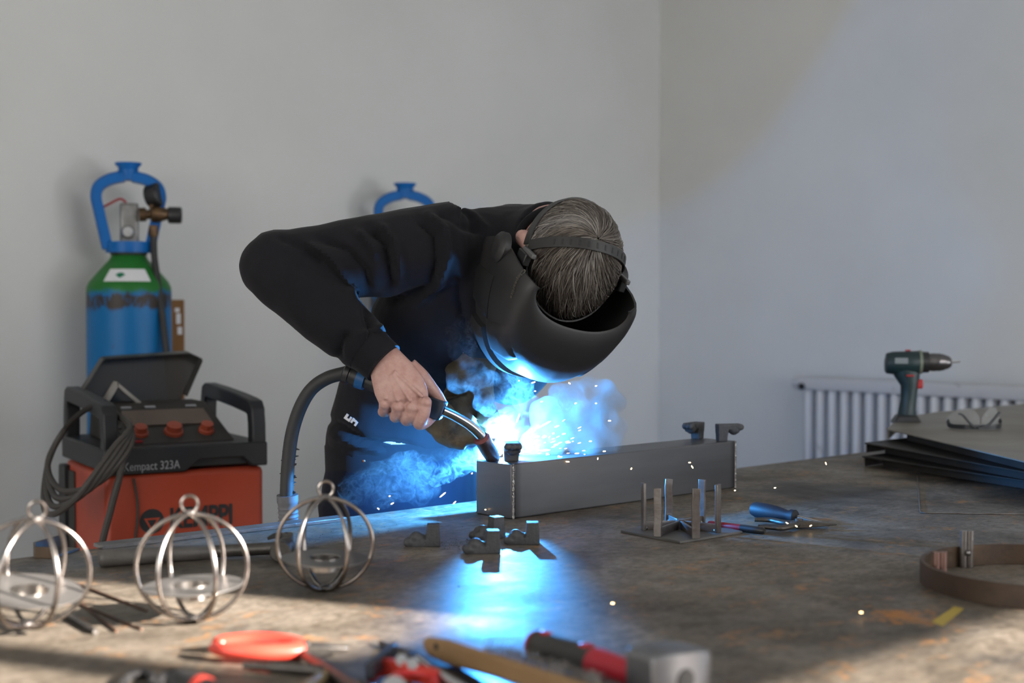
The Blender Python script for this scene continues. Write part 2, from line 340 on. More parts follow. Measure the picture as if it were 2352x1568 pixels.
def cylinder(loc, label, rz, reg=True):
    t = thing('gas_cylinder', loc, label, 'gas cylinder', rz, 'tall blue gas cylinders against the wall')
    MB().lathe([(.001, .012), (.09, .0), (.108, .015), (.1145, .05)] + SH + [(.001, 1.37)], 48).build('body', CYLM, t)
    MB().lathe([(.046, 1.366), (.05, 1.368), (.05, 1.378), (.001, 1.378)], 32).build('neck_collar', mat('neck_dark', (.02, .025, .02), .6), t)
    g = MB(); g.lathe([(.05, 1.374), (.062, 1.374), (.063, 1.404), (.05, 1.404), (.05, 1.374)], 32)
    for s in (-1, 1):
        path = bez([(s * .056, 0, 1.385), (s * .066, 0, 1.43), (s * .079, 0, 1.49), (s * .086, 0, 1.528), (s * .078, 0, 1.556), (s * .05, 0, 1.575), (s * .012, 0, 1.585)], 5)
        g.sweep(path, [(-.028, -.015), (.028, -.015), (.028, .009), (.02, .015), (-.02, .015), (-.028, .009)], (0, 1, 0) if False else (s, 0, .001))
    g.lathe([(.014, 1.574), (.03, 1.574), (.028, 1.592), (.027, 1.608), (.036, 1.617), (.036, 1.622), (.02, 1.622), (.014, 1.574)], 32)
    g.build('valve_guard', BLUE, t, smooth=50)
    v = MB(); v.box((.002, 0, 1.455), (.05, .042, .11)); v.build('valve_body', mat('worn_valve', (.30, .30, .30), .35, .7, (.20, .19, .18), 40), t, bevel=.006)
    MB().lathe([(.02, 1.378), (.02, 1.402)], 16).build('valve_stem', BLACKP, t)
    MB().lathe([(.001, 0), (.017, 0), (.019, .008), (.014, .02), (.001, .021)], 20, Matrix.Translation((-.002, -.02, 1.43)) @ Matrix.Rotation(math.pi / 2, 4, 'X')).build('outlet_cap', CHROME, t)
    MB().sweep(bez([(-.075, -.005, 1.494), (-.05, -.005, 1.508), (-.022, -.005, 1.522), (-.006, -.005, 1.512)], 4), [(-.006, -.003), (.006, -.003), (.006, .003), (-.006, .003)]).build('lever', REDP, t)
    st = MB(); off = .0012; sec = [(r + off, z + off * .5) for r, z in SH[2:5]]
    st.lathe(sec, 20, None, math.radians(-128), math.radians(-58)); o = st.build('sticker', WHITE, t); 
    dm = MB(); a = math.radians(-104); rr, zz = .0925, 1.3105
    e1 = Vector((-math.sin(a), math.cos(a), 0)); e2 = (Vector((-.72 * math.cos(a), -.72 * math.sin(a), .69))).normalized(); c = Vector((rr * math.cos(a), rr * math.sin(a), zz)) + e1.cross(e2) * .0012
    q = [c + e1 * .0135, c + e2 * .0125, c - e1 * .0135, c - e2 * .0125]; nn = e1.cross(e2) * .0008
    dm.prism(q, [k + nn for k in q]); dm.build('hazard_diamond', mat('label_green', (.0, .16, .075), .5), o)
    if reg:
        b = MB(); b.lathe([(.001, 0), (.019, 0), (.019, .018), (.013, .02), (.013, .03), (.022, .034), (.024, .05), (.018, .066), (.015, .078), (.012, .09)], 20, Matrix.Translation((.028, -.03, 1.478)) @ Matrix.Rotation(math.radians(88), 4, 'Y'))
        b.lathe([(.011, 0), (.014, .01), (.012, .03), (.009, .032)], 14, Matrix.Translation((.066, -.03, 1.418)))
        rg = b.build('regulator', BRASS, t)
        MB().lathe([(.001, 0), (.021, 0), (.023, .004), (.023, .034), (.018, .038), (.001, .038)], 20, Matrix.Translation((.105, -.03, 1.478)) @ Matrix.Rotation(math.radians(90), 4, 'Y')).build('knob', BLACKP, rg)
        gm = Matrix.Translation((.058, -.012, 1.53)) @ Matrix.Rotation(math.radians(62), 4, 'Z') @ Matrix.Rotation(math.radians(80), 4, 'X')
        MB().lathe([(.001, -.005), (.03, -.005), (.033, 0), (.033, .03), (.029, .034), (.001, .033)], 28, gm).build('pressure_gauge', BLACKP, rg)
        MB().tube([(.066, -.03, 1.49), (.06, -.026, 1.51)], .009).build('gauge_stem', BRASS, rg)
        MB().tube(bez([(.066, -.03, 1.43), (.068, -.04, 1.36), (.08, -.075, 1.26), (.093, -.10, 1.14), (.105, -.125, .98), (.10, -.17, .7)], 8), .0095).build('gas_hose', BLACKR, t)
    return t
c1 = cylinder((-1.06, 3.94, 0), 'tall blue gas cylinder with green shoulder, sticker and brass regulator behind the welding machine', math.radians(15))
c2 = cylinder((-.345, 4.60, 0), 'blue gas cylinder half hidden behind the man, only its valve guard showing', math.radians(4), False)
# brown plank beside the first cylinder
pb = P(405, 688, 4.12)
CARD = mat('brown_cardboard', (.24, .115, .035), .75, 0, (.17, .075, .02), 9)
pk = thing('cardboard_strip', (pb.x - .03, pb.y, 0), 'brown cardboard strip with white marks standing behind the first gas cylinder', 'cardboard', math.radians(43))
MB().box((0, 0, pb.z / 2), (.11, .02, pb.z)).build('sheet', CARD, pk, bevel=.003)
for z, hh, x in ((1.19, .03, .034), (1.155, .022, .038), (1.215, .012, .03)): MB().box((x, -.0108, z), (.014, .0012, hh)).build('printed_mark', WHITE, pk, smooth=0)
# small grey hook behind the helmet
hk = P(1222, 486, 5.24); t_ = thing('wall_hook', hk - Vector((0, 0, .012)), 'small grey hook on the wall behind the helmet', 'hook', TH)
MB().box((0, .012, .012), (.10, .024, .02)).build('plate', mat('dull_grey', (.30, .30, .30), .6), t_, bevel=.004); MB().box((-.02, .0, -.004), (.02, .03, .016)).build('peg', bpy.data.materials['dull_grey'], t_, bevel=.004)
# ------------------------------------------------------------------ welding machine
ORANGE = mat('orange_panel', (.40, .052, .018), .5, 0, (.33, .038, .014), 6, .05, 80)
NAVY = mat('dark_moulded_plastic', (.006, .0075, .011), .5, 0, (.011, .011, .012), 10)
DUST = mat('dusty_plastic', (.016, .0145, .013), .65, 0, (.032, .027, .023), 12)
GREYP = mat('grey_print', (.28, .28, .30), .6)
PR = math.radians(30); W, DP = .352, .37
mo = P(243, 1200, 3.0); wm = thing('welding_machine', (mo.x, mo.y, 0), 'orange and black welding machine with raised smoky lid beside the table', 'welder', PR)
b = MB(); b.box((W / 2, DP / 2, .5), (W, DP, .74)); b.build('body', ORANGE, wm, bevel=.012)
# moulded top: its front skirt steps down on the left and at the right corner
pf = [(-.006, .868), (.17, .868), (.205, .893), (.30, .893), (.322, .872), (W + .006, .872), (W + .006, .925), (-.006, .925)]
b = MB(); b.prism([Vector((x, -.008, z)) for x, z in pf], [Vector((x, .03, z)) for x, z in pf])
b.box((W / 2, DP / 2 + .01, .90), (W + .012, DP + .0, .05)); b.build('top_moulding', NAVY, wm, bevel=.004)
MB().box((-.002, DP - .075, .5), (.008, .05, .70)).build('side_trim', DUST, wm, bevel=.003)
MB().box((-.006, DP - .02, .48), (.02, .05, .76)).build('rear_trim', NAVY, wm, bevel=.004)
for x in (.012, W - .012):
    hd = MB(); path = [(x, .012, .915), (x, .018, .985), (x, .05, 1.004), (x, DP - .06, 1.022), (x, DP - .02, 1.012), (x, DP - .01, .92)]
    hd.sweep(bez(path, 3), [(-.017, -.016), (.017, -.016), (.017, .016), (-.017, .016)], (1, 0, 0)); hd.build('handle', NAVY, wm, bevel=.005)
# sloping control panel
pn = [(.05, .05), (.30, .05)]
cp = MB(); y0, y1, zt = .055, .21, 1.005
cp.prism([Vector((.045, y0, .925)), Vector((.045, y1, zt)), Vector((.045, y1 + .1, zt)), Vector((.045, y1 + .12, .925))], [Vector((.305, y0, .925)), Vector((.285, y1, zt)), Vector((.285, y1 + .1, zt)), Vector((.305, y1 + .12, .925))])
cpo = cp.build('control_panel', DUST, wm, bevel=.004)
sl_ = math.atan2(zt - .925, y1 - y0); e2 = Vector((0, math.cos(sl_), math.sin(sl_))); nn = Vector((0, -math.sin(sl_), math.cos(sl_)))
def panel(x, s): return Vector((x, y0, .925)) + e2 * s
dq = [panel(.075, .075), panel(.275, .075), panel(.27, .14), panel(.08, .14)]
MB().prism([q + nn * .0005 for q in dq], [q + nn * .003 for q in dq]).build('display', mat('dusty_display', (.085, .055, .04), .35, 0, (.11, .075, .055), 10), cpo)
KN = mat('orange_knob', (.30, .05, .022), .5)
rotk = Matrix.Rotation(sl_, 4, 'X')
for x, r in ((.10, .0145), (.175, .0175), (.25, .0145)): MB().lathe([(.001, 0), (r * 1.25, 0), (r * 1.2, .006), (r, .008), (r * .95, .02), (.001, .021)], 20, Matrix.Translation(panel(x, .045)) @ rotk).build('knob', KN, cpo)
for x, s_ in ((.095, .155), (.15, .155), (.245, .155), (.085, .012)): MB().box(panel(x, s_) + nn * .001, (.024, .008, .003), rotk.to_3x3()).build('button', GREYP if s_ > .1 else REDP, cpo)
for k in range(4): MB().box(panel(.06, .05 + .024 * k) + nn * .001, (.010, .012, .003), rotk.to_3x3()).build('button', BLACKP, cpo)
# hinged smoky lid, opened up
SMK = clear('smoky_lid', (.02, .017, .014), .82, .3)
ld = MB()
yb = y1 + .07; q0 = Vector((.02, yb - .02, .995)); lift = Vector((0, .06, .135)); back = Vector((0, .045, -.02))
out = [Vector((.0, 0, -.005)), Vector((0.0, .0, .04)), Vector((.055, .04, .108)), Vector((.255, .04, .118)), Vector((.285, .035, .103)), Vector((.235, .0, .02)), Vector((.23, 0, -.005))]
oq = [q0 + k for k in out]; bk = Vector((0, .028, .004))
th_ = .003
def shell(poly, off, wall):
    m = MB(); m.prism([k + off for k in poly], [k + off + Vector((0, wall, 0)) for k in poly]); return m
ldo = shell(oq, bk, th_).build('lid', SMK, wm)
n_ = len(oq)
for i in range(1, n_ - 2):
    a, c = oq[i], oq[i + 1]; dn = (c - a).normalized().cross(Vector((0, 1, 0))).normalized() * .003
    MB().prism([a, c, c + bk, a + bk], [a + dn, c + dn, c + bk + dn, a + bk + dn]).build('lid_rim', SMK, ldo, smooth=0)
# bent white paper tucked under the lid
pa = MB(); pa.prism([Vector((.05, yb - .05, 1.0)), Vector((.085, yb - .05, 1.055)), Vector((.092, yb - .05, 1.05)), Vector((.058, yb - .05, .995))], [Vector((.05, yb - .02, 1.0)), Vector((.085, yb - .02, 1.055)), Vector((.092, yb - .02, 1.05)), Vector((.058, yb - .02, .995))])
pa.prism([Vector((.085, yb - .05, 1.055)), Vector((.142, yb - .05, 1.005)), Vector((.138, yb - .05, .998)), Vector((.085, yb - .05, 1.045))], [Vector((.085, yb - .02, 1.055)), Vector((.142, yb - .02, 1.005)), Vector((.138, yb - .02, .998)), Vector((.085, yb - .02, 1.045))])
pa.build('lid_strut', mat('pale_plastic', (.30, .28, .26), .6), wm)
# emblem and lettering on the front
INK = mat('printed_black', (.012, .013, .016), .55)
def front(x, z, y=-.0012): return Vector((x, y, z))
em = MB().lathe([(.001, 0), (.0265, 0), (.0265, .0012), (.001, .0012)], 36, Matrix.Translation((.098, -.0002, .765)) @ Matrix.Rotation(math.pi / 2, 4, 'X')).build('emblem', INK, wm)
tr = MB()
def tri(r, cx=.098, cz=.762): return [Vector((cx + r * math.sin(a), -.0014, cz + r * math.cos(a))) for a in (math.radians(-60), math.radians(60), math.radians(180))]
to, ti = tri(.020), tri(.0125)
for i in range(3):
    j = (i + 1) % 3; q = [to[i], to[j], ti[j], ti[i]]; dd = Vector((0, -.001, 0)); tr.prism(q, [k + dd for k in q])
tr.build('triangle', ORANGE, em, smooth=0)
me = text_mesh('KEMPPI', .062, .0006, bold=.0016); o = place(me, 'lettering', INK, wm, smooth=0); o.location = (.136, -.0012, .747); o.rotation_euler = (math.pi / 2, 0, 0); o.scale = (.72, 1, 1)
o.data.materials.clear(); o.data.materials.append(INK)
me = text_mesh('Kempact 323A', .026, .0006); me.materials.clear(); o = place(me, 'lettering', GREYP, wm, smooth=0); o.location = (.035, -.0095, .877); o.rotation_euler = (math.pi / 2, 0, 0); o.scale = (.78, 1, 1)
# cables slung over the left handle
CAB = mat('grey_cable', (.045, .04, .036), .6)
def cable(pts, r, par=wm): wbm = MB(); wbm.tube(bez(pts, 8), r, 8); return wbm.build('cable', CAB, par)
for k in range(4):
    a = .012 * k
    cable([(.03 - a * .3, .05 + a, 1.0), (.045, -.02 - a * .2, .975), (.04 - a, -.045, .93), (-.02 - a * 1.5, -.03, .86 - a), (-.075 - a, .06, .835 - a * 1.2), (-.085, .16, .88), (-.05, .17, .95), (-.015, .12, 1.0), (.02, .07, 1.018)], .0068)
cable([(.04, -.03, .965), (.02, -.045, .88), (0, -.04, .80), (-.02, -.03, .70), (-.03, -.02, .5), (-.05, -.06, .1)], .0075)
cable([(.058, -.006, .86), (.066, -.006, .80), (.062, -.006, .745), (.05, -.006, .66)], .0028)
for x in (.04, W - .04):
    for y in (.03, DP - .05):
        MB().lathe([(.001, -.018), (.06, -.018), (.065, -.01), (.065, .01), (.06, .018), (.001, .018)], 20, Matrix.Translation((x, y, .065)) @ Matrix.Rotation(math.pi / 2, 4, 'Y')).build('wheel', BLACKR, wm)
MB().box((W / 2, DP / 2, .10), (W - .12, DP - .04, .06)).build('chassis', DKSTEEL, wm, bevel=.005)
# ------------------------------------------------------------------ the man at the table
SKIN = mat('skin', (.56, .345, .295), .5, 0, (.46, .245, .205), 70, .45, 260, None, .35, .7, None, .0014)
def fabric(name, a, b):
    m, n, l, bs = nodes(name); nt = m.node_tree
    l.new(ramp(nt, tex(nt, 9, 5, .65), [(.3, a), (.75, b)]), bs.inputs['Base Color']); bs.inputs['Roughness'].default_value = .9
    bs.inputs['Specular IOR Level'].default_value = .15; bs.inputs['Sheen Weight'].default_value = .06; bs.inputs['Sheen Roughness'].default_value = .5
    bump(nt, tex(nt, 700, 2), .25, .0006, bs); return m
KNIT = fabric('black_knit', (.0090, .0088, .0110), (.0135, .0130, .0160))
DENIM = fabric('dark_denim', (.004, .005, .011), (.007, .0085, .017))
HIP = Vector((-.205, 2.67, .95)); UU = U.copy()
SR, ER, WR = Vector((-.125, 2.385, 1.322)), P(625, 607, 2.36), P(868, 822, 2.29)
SLf, ELf, WLf = Vector((.085, 2.585, 1.25)), P(1190, 862, 2.66), P(1098, 862, 2.52)
HC = Vector((.0945, 2.30, 1.303))                                 # centre of the skull
HF = Vector((-.34, .24, -.90)).normalized(); HCR = Vector((.34, -.90, -.28)); HCR = (HCR - HF * HCR.dot(HF)).normalized(); HR = HF.cross(HCR)  # face, crown, his right
def arm(mb, pts, rs, k=1.0, n=20):
    path = bez(pts, 6); rr = []
    m = len(pts) - 1
    for i in range(len(path)):
        t = i / (len(path) - 1) * m; a = min(int(t), m - 1); rr.append(lerp(rs[a], rs[a + 1], t - a) * k)
    return mb.tube(path, rr, n)
def torso(mb, k=1.0, lo=.93):
    rings = [(HIP + Vector((.0, 0, lo - .95)), .158, .115, 0), (HIP + Vector((.005, -.005, .06)), .160, .116, 0), (HIP + Vector((.03, -.03, .14)), .160, .12, 0), (Vector((-.13, 2.59, 1.14)), .168, .13, .15),
             (Vector((-.075, 2.535, 1.215)), .178, .135, .45), (Vector((-.03, 2.49, 1.27)), .178, .125, .75), (Vector((.015, 2.455, 1.305)), .150, .10, .95), (Vector((.045, 2.435, 1.318)), .09, .075, 1.0)]
    out = []
    for c, a, b, lean in rings:
        ax = Vector((0, 0, 1)).lerp(Vector((.62, -.62, .30)), lean).normalized(); s = (UU + Vector((0, 0, -.22 * lean))); s = (s - ax * s.dot(ax)).normalized(); f = ax.cross(s)
        out.append((c, s * a * k, f * b * k))
    return mb.ell(out, 32)
# body: one skin from head to foot, bare right hand built finer and grown out of the same wrist
bd = MB(); HM = Matrix((HR, HF, HCR)).transposed()
bd.ball(HC, (.070, .082, .086), 16, HM); bd.ball(HC + HF * .035 - HCR * .065, (.055, .062, .065), 14, HM)          # skull, jaw
bd.ball(HC + HF * .098 - HCR * .035, (.012, .016, .024), 10, HM)                                                  # nose
for s in (-1, 1):
    bd.ball(HC + HR * .076 * s - HCR * .035 - HF * .005, (.010, .017, .030), 10, HM)                                # ears
    bd.ball(HC + HR * .03 * s + HF * .086 - HCR * .012, (.013, .008, .008), 8, HM)                                # brow and eye
bd.ball(HC + HF * .094 - HCR * .078, (.024, .008, .009), 8, HM)                                                   # mouth
bd.tube(bez([HC - HCR * .05 + HF * .0, HC - HCR * .11 - HF * .005, Vector((.03, 2.46, 1.32))], 4), .054, 16)
torso(bd, .90, .80)
for a, b_ in ((SR, 1), (SLf, 1)): bd.ball(a, .055, 10)
arm(bd, [SR, SR.lerp(ER, .5), ER, ER.lerp(WR, .5), WR], [.05, .046, .040, .036, .027]); arm(bd, [SLf, SLf.lerp(ELf, .5), ELf, ELf.lerp(WLf, .5), WLf], [.05, .046, .040, .036, .03])
bd.tube([WLf, P(1075, 930, 2.47)], [.03, .028], 14)
for s in (-1, 1):
    h0 = HIP + UU * (.082 * s) + Vector((0, 0, -.08)); kn = h0 + Vector((.02, -.03, -.37)); kn.z = .50; an = Vector((h0.x, h0.y + .02, .09))
    bd.tube(bez([h0, h0.lerp(kn, .5), kn, kn.lerp(an, .5), an], 4), [.082] * 4 + [.075] * 4 + [.058] * 4 + [.054] * 4 + [.038], 18)
    bd.ell([(an + V * .0 + Vector((0, 0, -.02)), U * .035, V * .04), (an + V * .03 + Vector((0, 0, -.05)), U * .04, V * .08), (an + V * .06 + Vector((0, 0, -.085)), U * .043, V * .12)], 16)
body_me = solid(bd, 'person', .006, 8)
hb = MB()
def ring(px, py, Y, w, t, ax):
    c = P(px, py, Y); a = Vector(ax).normalized(); return (c, a * w, Vector((.05, 1, .25)).normalized() * t)
hb.tube([WR.lerp(ER, .25), WR.lerp(ER, .1), WR], [.028, .027, .027], 18)
hb.ell([ring(868, 806, 2.292, .027, .021, (.82, 0, .55)), ring(884, 828, 2.282, .029, .020, (.84, 0, .50)), ring(901, 856, 2.272, .036, .018, (.88, 0, .42)), ring(916, 886, 2.265, .041, .017, (.93, 0, .32)), ring(926, 910, 2.262, .041, .0155, (.97, 0, .2)), ring(930, 928, 2.266, .038, .012, (1, 0, .1))], 24)
FG = [((976, 924, 2.262), (973, 950, 2.258), (963, 972, 2.266), (980, 968, 2.290), (998, 952, 2.300), .0112, .0105, .0108, .0092, .008),
      ((946, 934, 2.258), (942, 952, 2.258), (934, 964, 2.270), (948, 962, 2.293), (966, 948, 2.302), .0112, .0102, .0105, .0090, .008),
      ((914, 934, 2.258), (912, 948, 2.262), (908, 957, 2.274), (920, 954, 2.295), (938, 940, 2.303), .0108, .0098, .0098, .0086, .0075),
      ((884, 928, 2.262), (882, 940, 2.268), (880, 946, 2.279), (892, 944, 2.296), (908, 932, 2.302), .0100, .0088, .0086, .0078, .007)]
for q in FG: arm(hb, [P(*k) for k in q[:5]], q[5:], 1.0, 14)
for k, r in (((977, 924, 2.258), .0105), ((946, 935, 2.2545), .0105), ((914, 934, 2.2545), .0100), ((884, 928, 2.2585), .0092)): hb.ball(P(*k), r, 10)
arm(hb, [P(938, 842, 2.284), P(966, 866, 2.288), P(991, 893, 2.294), P(1007, 912, 2.302), P(1021, 932, 2.306)], [.016, .0145, .0112, .0098, .0068], 1, 14)
for a, b_ in (((905, 852, 2.2555), (972, 912, 2.2475)), ((902, 858, 2.255), (944, 922, 2.2445)), ((896, 862, 2.256), (914, 922, 2.2455)), ((890, 862, 2.259), (886, 918, 2.250))): hb.tube([P(*a), P(*a).lerp(P(*b_), .5), P(*b_)], [.0028, .0030, .0032], 8)
hand_me = solid(hb, 'hand', .0016, 5)
bm = bmesh.new(); bm.from_mesh(body_me); bm.from_mesh(hand_me)
man_o = Vector((HIP.x, HIP.y, 0))
bmesh.ops.translate(bm, verts=bm.verts, vec=-man_o); bm.to_mesh(body_me); bm.free()
man = place(body_me, 'person', SKIN, None, man_o)
tag(man, 'person in black sweatshirt and dark jeans bending over the table, holding a welding torch', 'person')
# sweatshirt
sw = MB(); torso(sw, 1.0, .955)
sw.ball(SR, (.072, .07, .07), 14); sw.ball(ER + Vector((.004, 0, -.004)), (.058, .056, .058), 16); sw.ball(SLf, .07, 14)
arm(sw, [SR + Vector((.03, .02, .005)), SR.lerp(ER, .35), SR.lerp(ER, .7), ER], [.080, .070, .060, .052]); 
arm(sw, [SR.lerp(ER, .8), ER, ER.lerp(WR, .35), ER.lerp(WR, .72), WR + (ER - WR) * .07], [.050, .0555, .057, .050, .043])
arm(sw, [SLf, SLf.lerp(ELf, .5), ELf, ELf.lerp(WLf, .5), WLf], [.07, .06, .052, .048, .042])
sw.tube(bez([Vector((.005, 2.475, 1.31)), Vector((.045, 2.43, 1.327)), HC - HCR * .09 - HF * .006], 4), [.10, .095, .09, .085, .08, .075, .071, .068, .066], 20)
sme = solid(sw, 'sweatshirt', .005, 7)
# folds: soft creases following the cloth (distance to lines drawn over the sleeve and chest)
FOLD = [([(700, 560), (760, 590), (800, 640), (815, 680)], .006), ([(730, 545), (800, 575), (838, 625), (850, 668)], -.006), ([(820, 532), (855, 565), (866, 590)], .006), ([(850, 525), (885, 560), (895, 620), (900, 665)], -.007),
        ([(875, 520), (910, 560), (922, 640)], .006), ([(960, 500), (995, 540), (1000, 600), (990, 660)], -.007), ([(985, 490), (1020, 530), (1030, 590), (1010, 650), (960, 700)], .006), ([(1005, 485), (1035, 500), (1060, 520), (1110, 530)], -.004),
        ([(1040, 480), (1090, 500), (1120, 530)], .005), ([(640, 545), (700, 570), (745, 610)], -.004), ([(800, 760), (780, 790), (775, 830)], -.006), ([(815, 775), (850, 760), (880, 750)], .004), ([(900, 690), (940, 680), (985, 665)], -.005),
        ([(1050, 640), (1070, 760), (1060, 900)], -.005), ([(840, 700), (860, 800), (900, 900)], -.006), ([(745, 960), (830, 1010), (960, 1030)], -.006), ([(760, 1000), (880, 1040)], .005)]
co = np.array([v.co for v in sme.vertices]); no = np.array([v.normal for v in sme.vertices])
px = 1176 + F * co[:, 0] / co[:, 1]; py = HOR - F * (co[:, 2] - CAMZ) / co[:, 1]
disp = np.zeros(len(co))
for ln, amp in FOLD:
    pts = np.array(ln, float); dmin = np.full(len(co), 1e9); tt = np.zeros(len(co))
    for i in range(len(pts) - 1):
        a, b_ = pts[i], pts[i + 1]; ab = b_ - a; t = np.clip(((px - a[0]) * ab[0] + (py - a[1]) * ab[1]) / (ab @ ab), 0, 1)
        d = np.hypot(px - a[0] - t * ab[0], py - a[1] - t * ab[1]); q = d < dmin; dmin[q] = d[q]; tt[q] = (i + t[q]) / (len(pts) - 1)
    disp += 1.9 * amp * np.exp(-(dmin / 9.5) ** 2) * np.clip(np.minimum(tt, 1 - tt) * 6 + .35, 0, 1)
disp *= np.clip(-no[:, 1] * 2 + .6, 0, 1)
disp += np.array([noise.noise(Vector(v) * 14) * .0035 + noise.noise(Vector(v) * 34) * .0012 for v in co])
co += no * disp[:, None]
co -= np.array(man_o); sme.vertices.foreach_set('co', co.ravel().astype(np.float32)); sme.update()
shirt = place(sme, 'sweatshirt', KNIT, man)
# ribbed cuff, hem and neckband
def ribbed(name, path, r, n, amp, par, sides=72, up=(0, 0, 1)):
    mb = MB(); sec = []
    for i in range(sides * 2): k = 1 + (amp if i % 2 else -amp); a = math.pi * i / sides; sec.append((math.cos(a) * k, math.sin(a) * k))
    mb.sweep(path, sec, up, False, r); return wbuild(mb, name, KNIT, par, smooth=80)
ad = (WR - ER).normalized(); cufc = WR + ad * .018
def child(par):   # parts of the shirt are written relative to the man's base
    return par
def pbuild(mb, name, m, par, **k):
    mb.v = [q - man_o for q in mb.v]; return mb.build(name, m, par, **k)
mbc = MB(); sec = [(math.cos(math.pi * i / 60) * (1.012 if i % 2 else .988), math.sin(math.pi * i / 60) * (1.012 if i % 2 else .988)) for i in range(120)]
mbc.sweep([WR - ad * .036, WR - ad * .03, WR - ad * .01, WR + ad * .013, WR + ad * .0135, WR + ad * .009], sec, (0, 0, 1), False, [.036, .041, .0375, .0365, .033, .0325]); pbuild(mbc, 'ribbed_cuff', KNIT, shirt, smooth=80)
mbh = MB(); hs = []
for c, k in ((HIP + Vector((0, 0, .03)), .98), (HIP + Vector((0, 0, .02)), 1.012), (HIP + Vector((0, 0, -.04)), 1.0), (HIP + Vector((0, 0, -.042)), .95)): hs.append((c, UU * .158 * k, V * .115 * k))
mbh.ell(hs, 64); pbuild(mbh, 'hem_band', KNIT, shirt)
nb = MB(); nc = HC - HCR * .092 - HF * .006; axn = (HCR * .9 + HF * .25).normalized(); s1 = HR; s2 = axn.cross(s1).normalized()
nb.tube([nc + s1 * .060 * math.cos(a) + s2 * .058 * math.sin(a) for a in [2 * math.pi * i / 32 for i in range(32)]], 0.007, 10, axn, True); pbuild(nb, 'neckband', KNIT, shirt)
# small white print near the hem
pr = MB(); pc = P(806, 964, 2.50)
# found on the cloth surface by a ray cast from the front
def on_shirt(px_, py_, me=sme):
    from mathutils.bvhtree import BVHTree
    global _bvh
    if '_bvh' not in globals(): _bvh = BVHTree.FromPolygons([v.co + man_o for v in sme.vertices], [p.vertices for p in sme.polygons])
    o = Vector((0, 0, CAMZ)); d = (P(px_, py_, 2.5) - o).normalized(); h = _bvh.ray_cast(o, d)
    return (h[0], h[1]) if h[0] else (P(px_, py_, 2.5), Vector((0, -1, 0)))
def glyph(cells, ox, oy):
    for x, y, w_, h_ in cells:
        qs = []
        for dx, dy in ((x, y), (x + w_, y), (x + w_, y + h_), (x, y + h_)):
            ca, sa = math.cos(.62), math.sin(.62); p_, n_ = on_shirt(ox + dx * ca - dy * sa, oy + dx * sa + dy * ca); qs.append((p_, n_))
        pr.prism([p_ + Vector((0, -.0005, 0)) for p_, n_ in qs], [p_ + Vector((0, -.0025, 0)) for p_, n_ in qs])
glyph([(0, 0, 6, 13), (6, 8, 5, 5), (11, 1, 5, 12)], 797, 949); glyph([(0, 1, 5, 12), (5, 2, 6, 5), (11, 3, 5, 11)], 812, 958)
pbuild(pr, 'white_print', WHITE, shirt, smooth=0)
# jeans
jm = MB()
jm.ell([(HIP + Vector((0, 0, .05)), UU * .150, V * .108), (HIP + Vector((0, 0, 0)), UU * .158, V * .115), (HIP + Vector((0, 0, -.10)), UU * .170, V * .122), (HIP + Vector((0, 0, -.16)), UU * .165, V * .115)], 32)
for s in (-1, 1):
    h0 = HIP + UU * (.082 * s) + Vector((0, 0, -.08)); kn = h0 + Vector((.02, -.03, -.37)); kn.z = .50; an = Vector((h0.x, h0.y + .02, .09))
    jm.tube(bez([h0, h0.lerp(kn, .5), kn, kn.lerp(an, .5), an], 4), [.094] * 4 + [.086] * 4 + [.072] * 4 + [.070] * 4 + [.066], 20)
jme = solid(jm, 'jeans', .007, 6)
c_ = np.array([v.co for v in jme.vertices]); n_ = np.array([v.normal for v in jme.vertices])
c_ += n_ * np.array([noise.noise(Vector((v[0] * 8, v[1] * 8, v[2] * 22))) * .005 for v in c_])[:, None] - np.array(man_o)
jme.vertices.foreach_set('co', c_.ravel().astype(np.float32)); jme.update(); jeans = place(jme, 'jeans', DENIM, man)
COPPER = mat('copper_rivet', (.35, .17, .10), .35, 1)
for q in ((745, 1041), (836, 1058), (742, 1086)):
    p_ = P(*q, 2.60)
    from mathutils.bvhtree import BVHTree
    if 'jbv' not in globals(): jbv = BVHTree.FromPolygons([v.co + man_o for v in jme.vertices], [k.vertices for k in jme.polygons])
    h = jbv.ray_cast(Vector((0, 0, CAMZ)), (p_ - Vector((0, 0, CAMZ))).normalized())
    if h[0]: pbuild(MB().ball(h[0], .0035, 8), 'rivet', COPPER, jeans)
SHOE = mat('work_boot', (.03, .022, .017), .6)
for s in (-1, 1):
    h0 = HIP + UU * (.082 * s); c = Vector((h0.x, h0.y + .02, 0))
    pbuild(MB().ell([(c + V * .05 + Vector((0, 0, 0)), U * .05, V * .14), (c + V * .05 + Vector((0, 0, .03)), U * .052, V * .142), (c + V * .04 + Vector((0, 0, .06)), U * .048, V * .12), (c + V * .0 + Vector((0, 0, .10)), U * .045, V * .06), (c + Vector((0, 0, .16)), U * .045, V * .05)], 24), 'boot', SHOE, man)
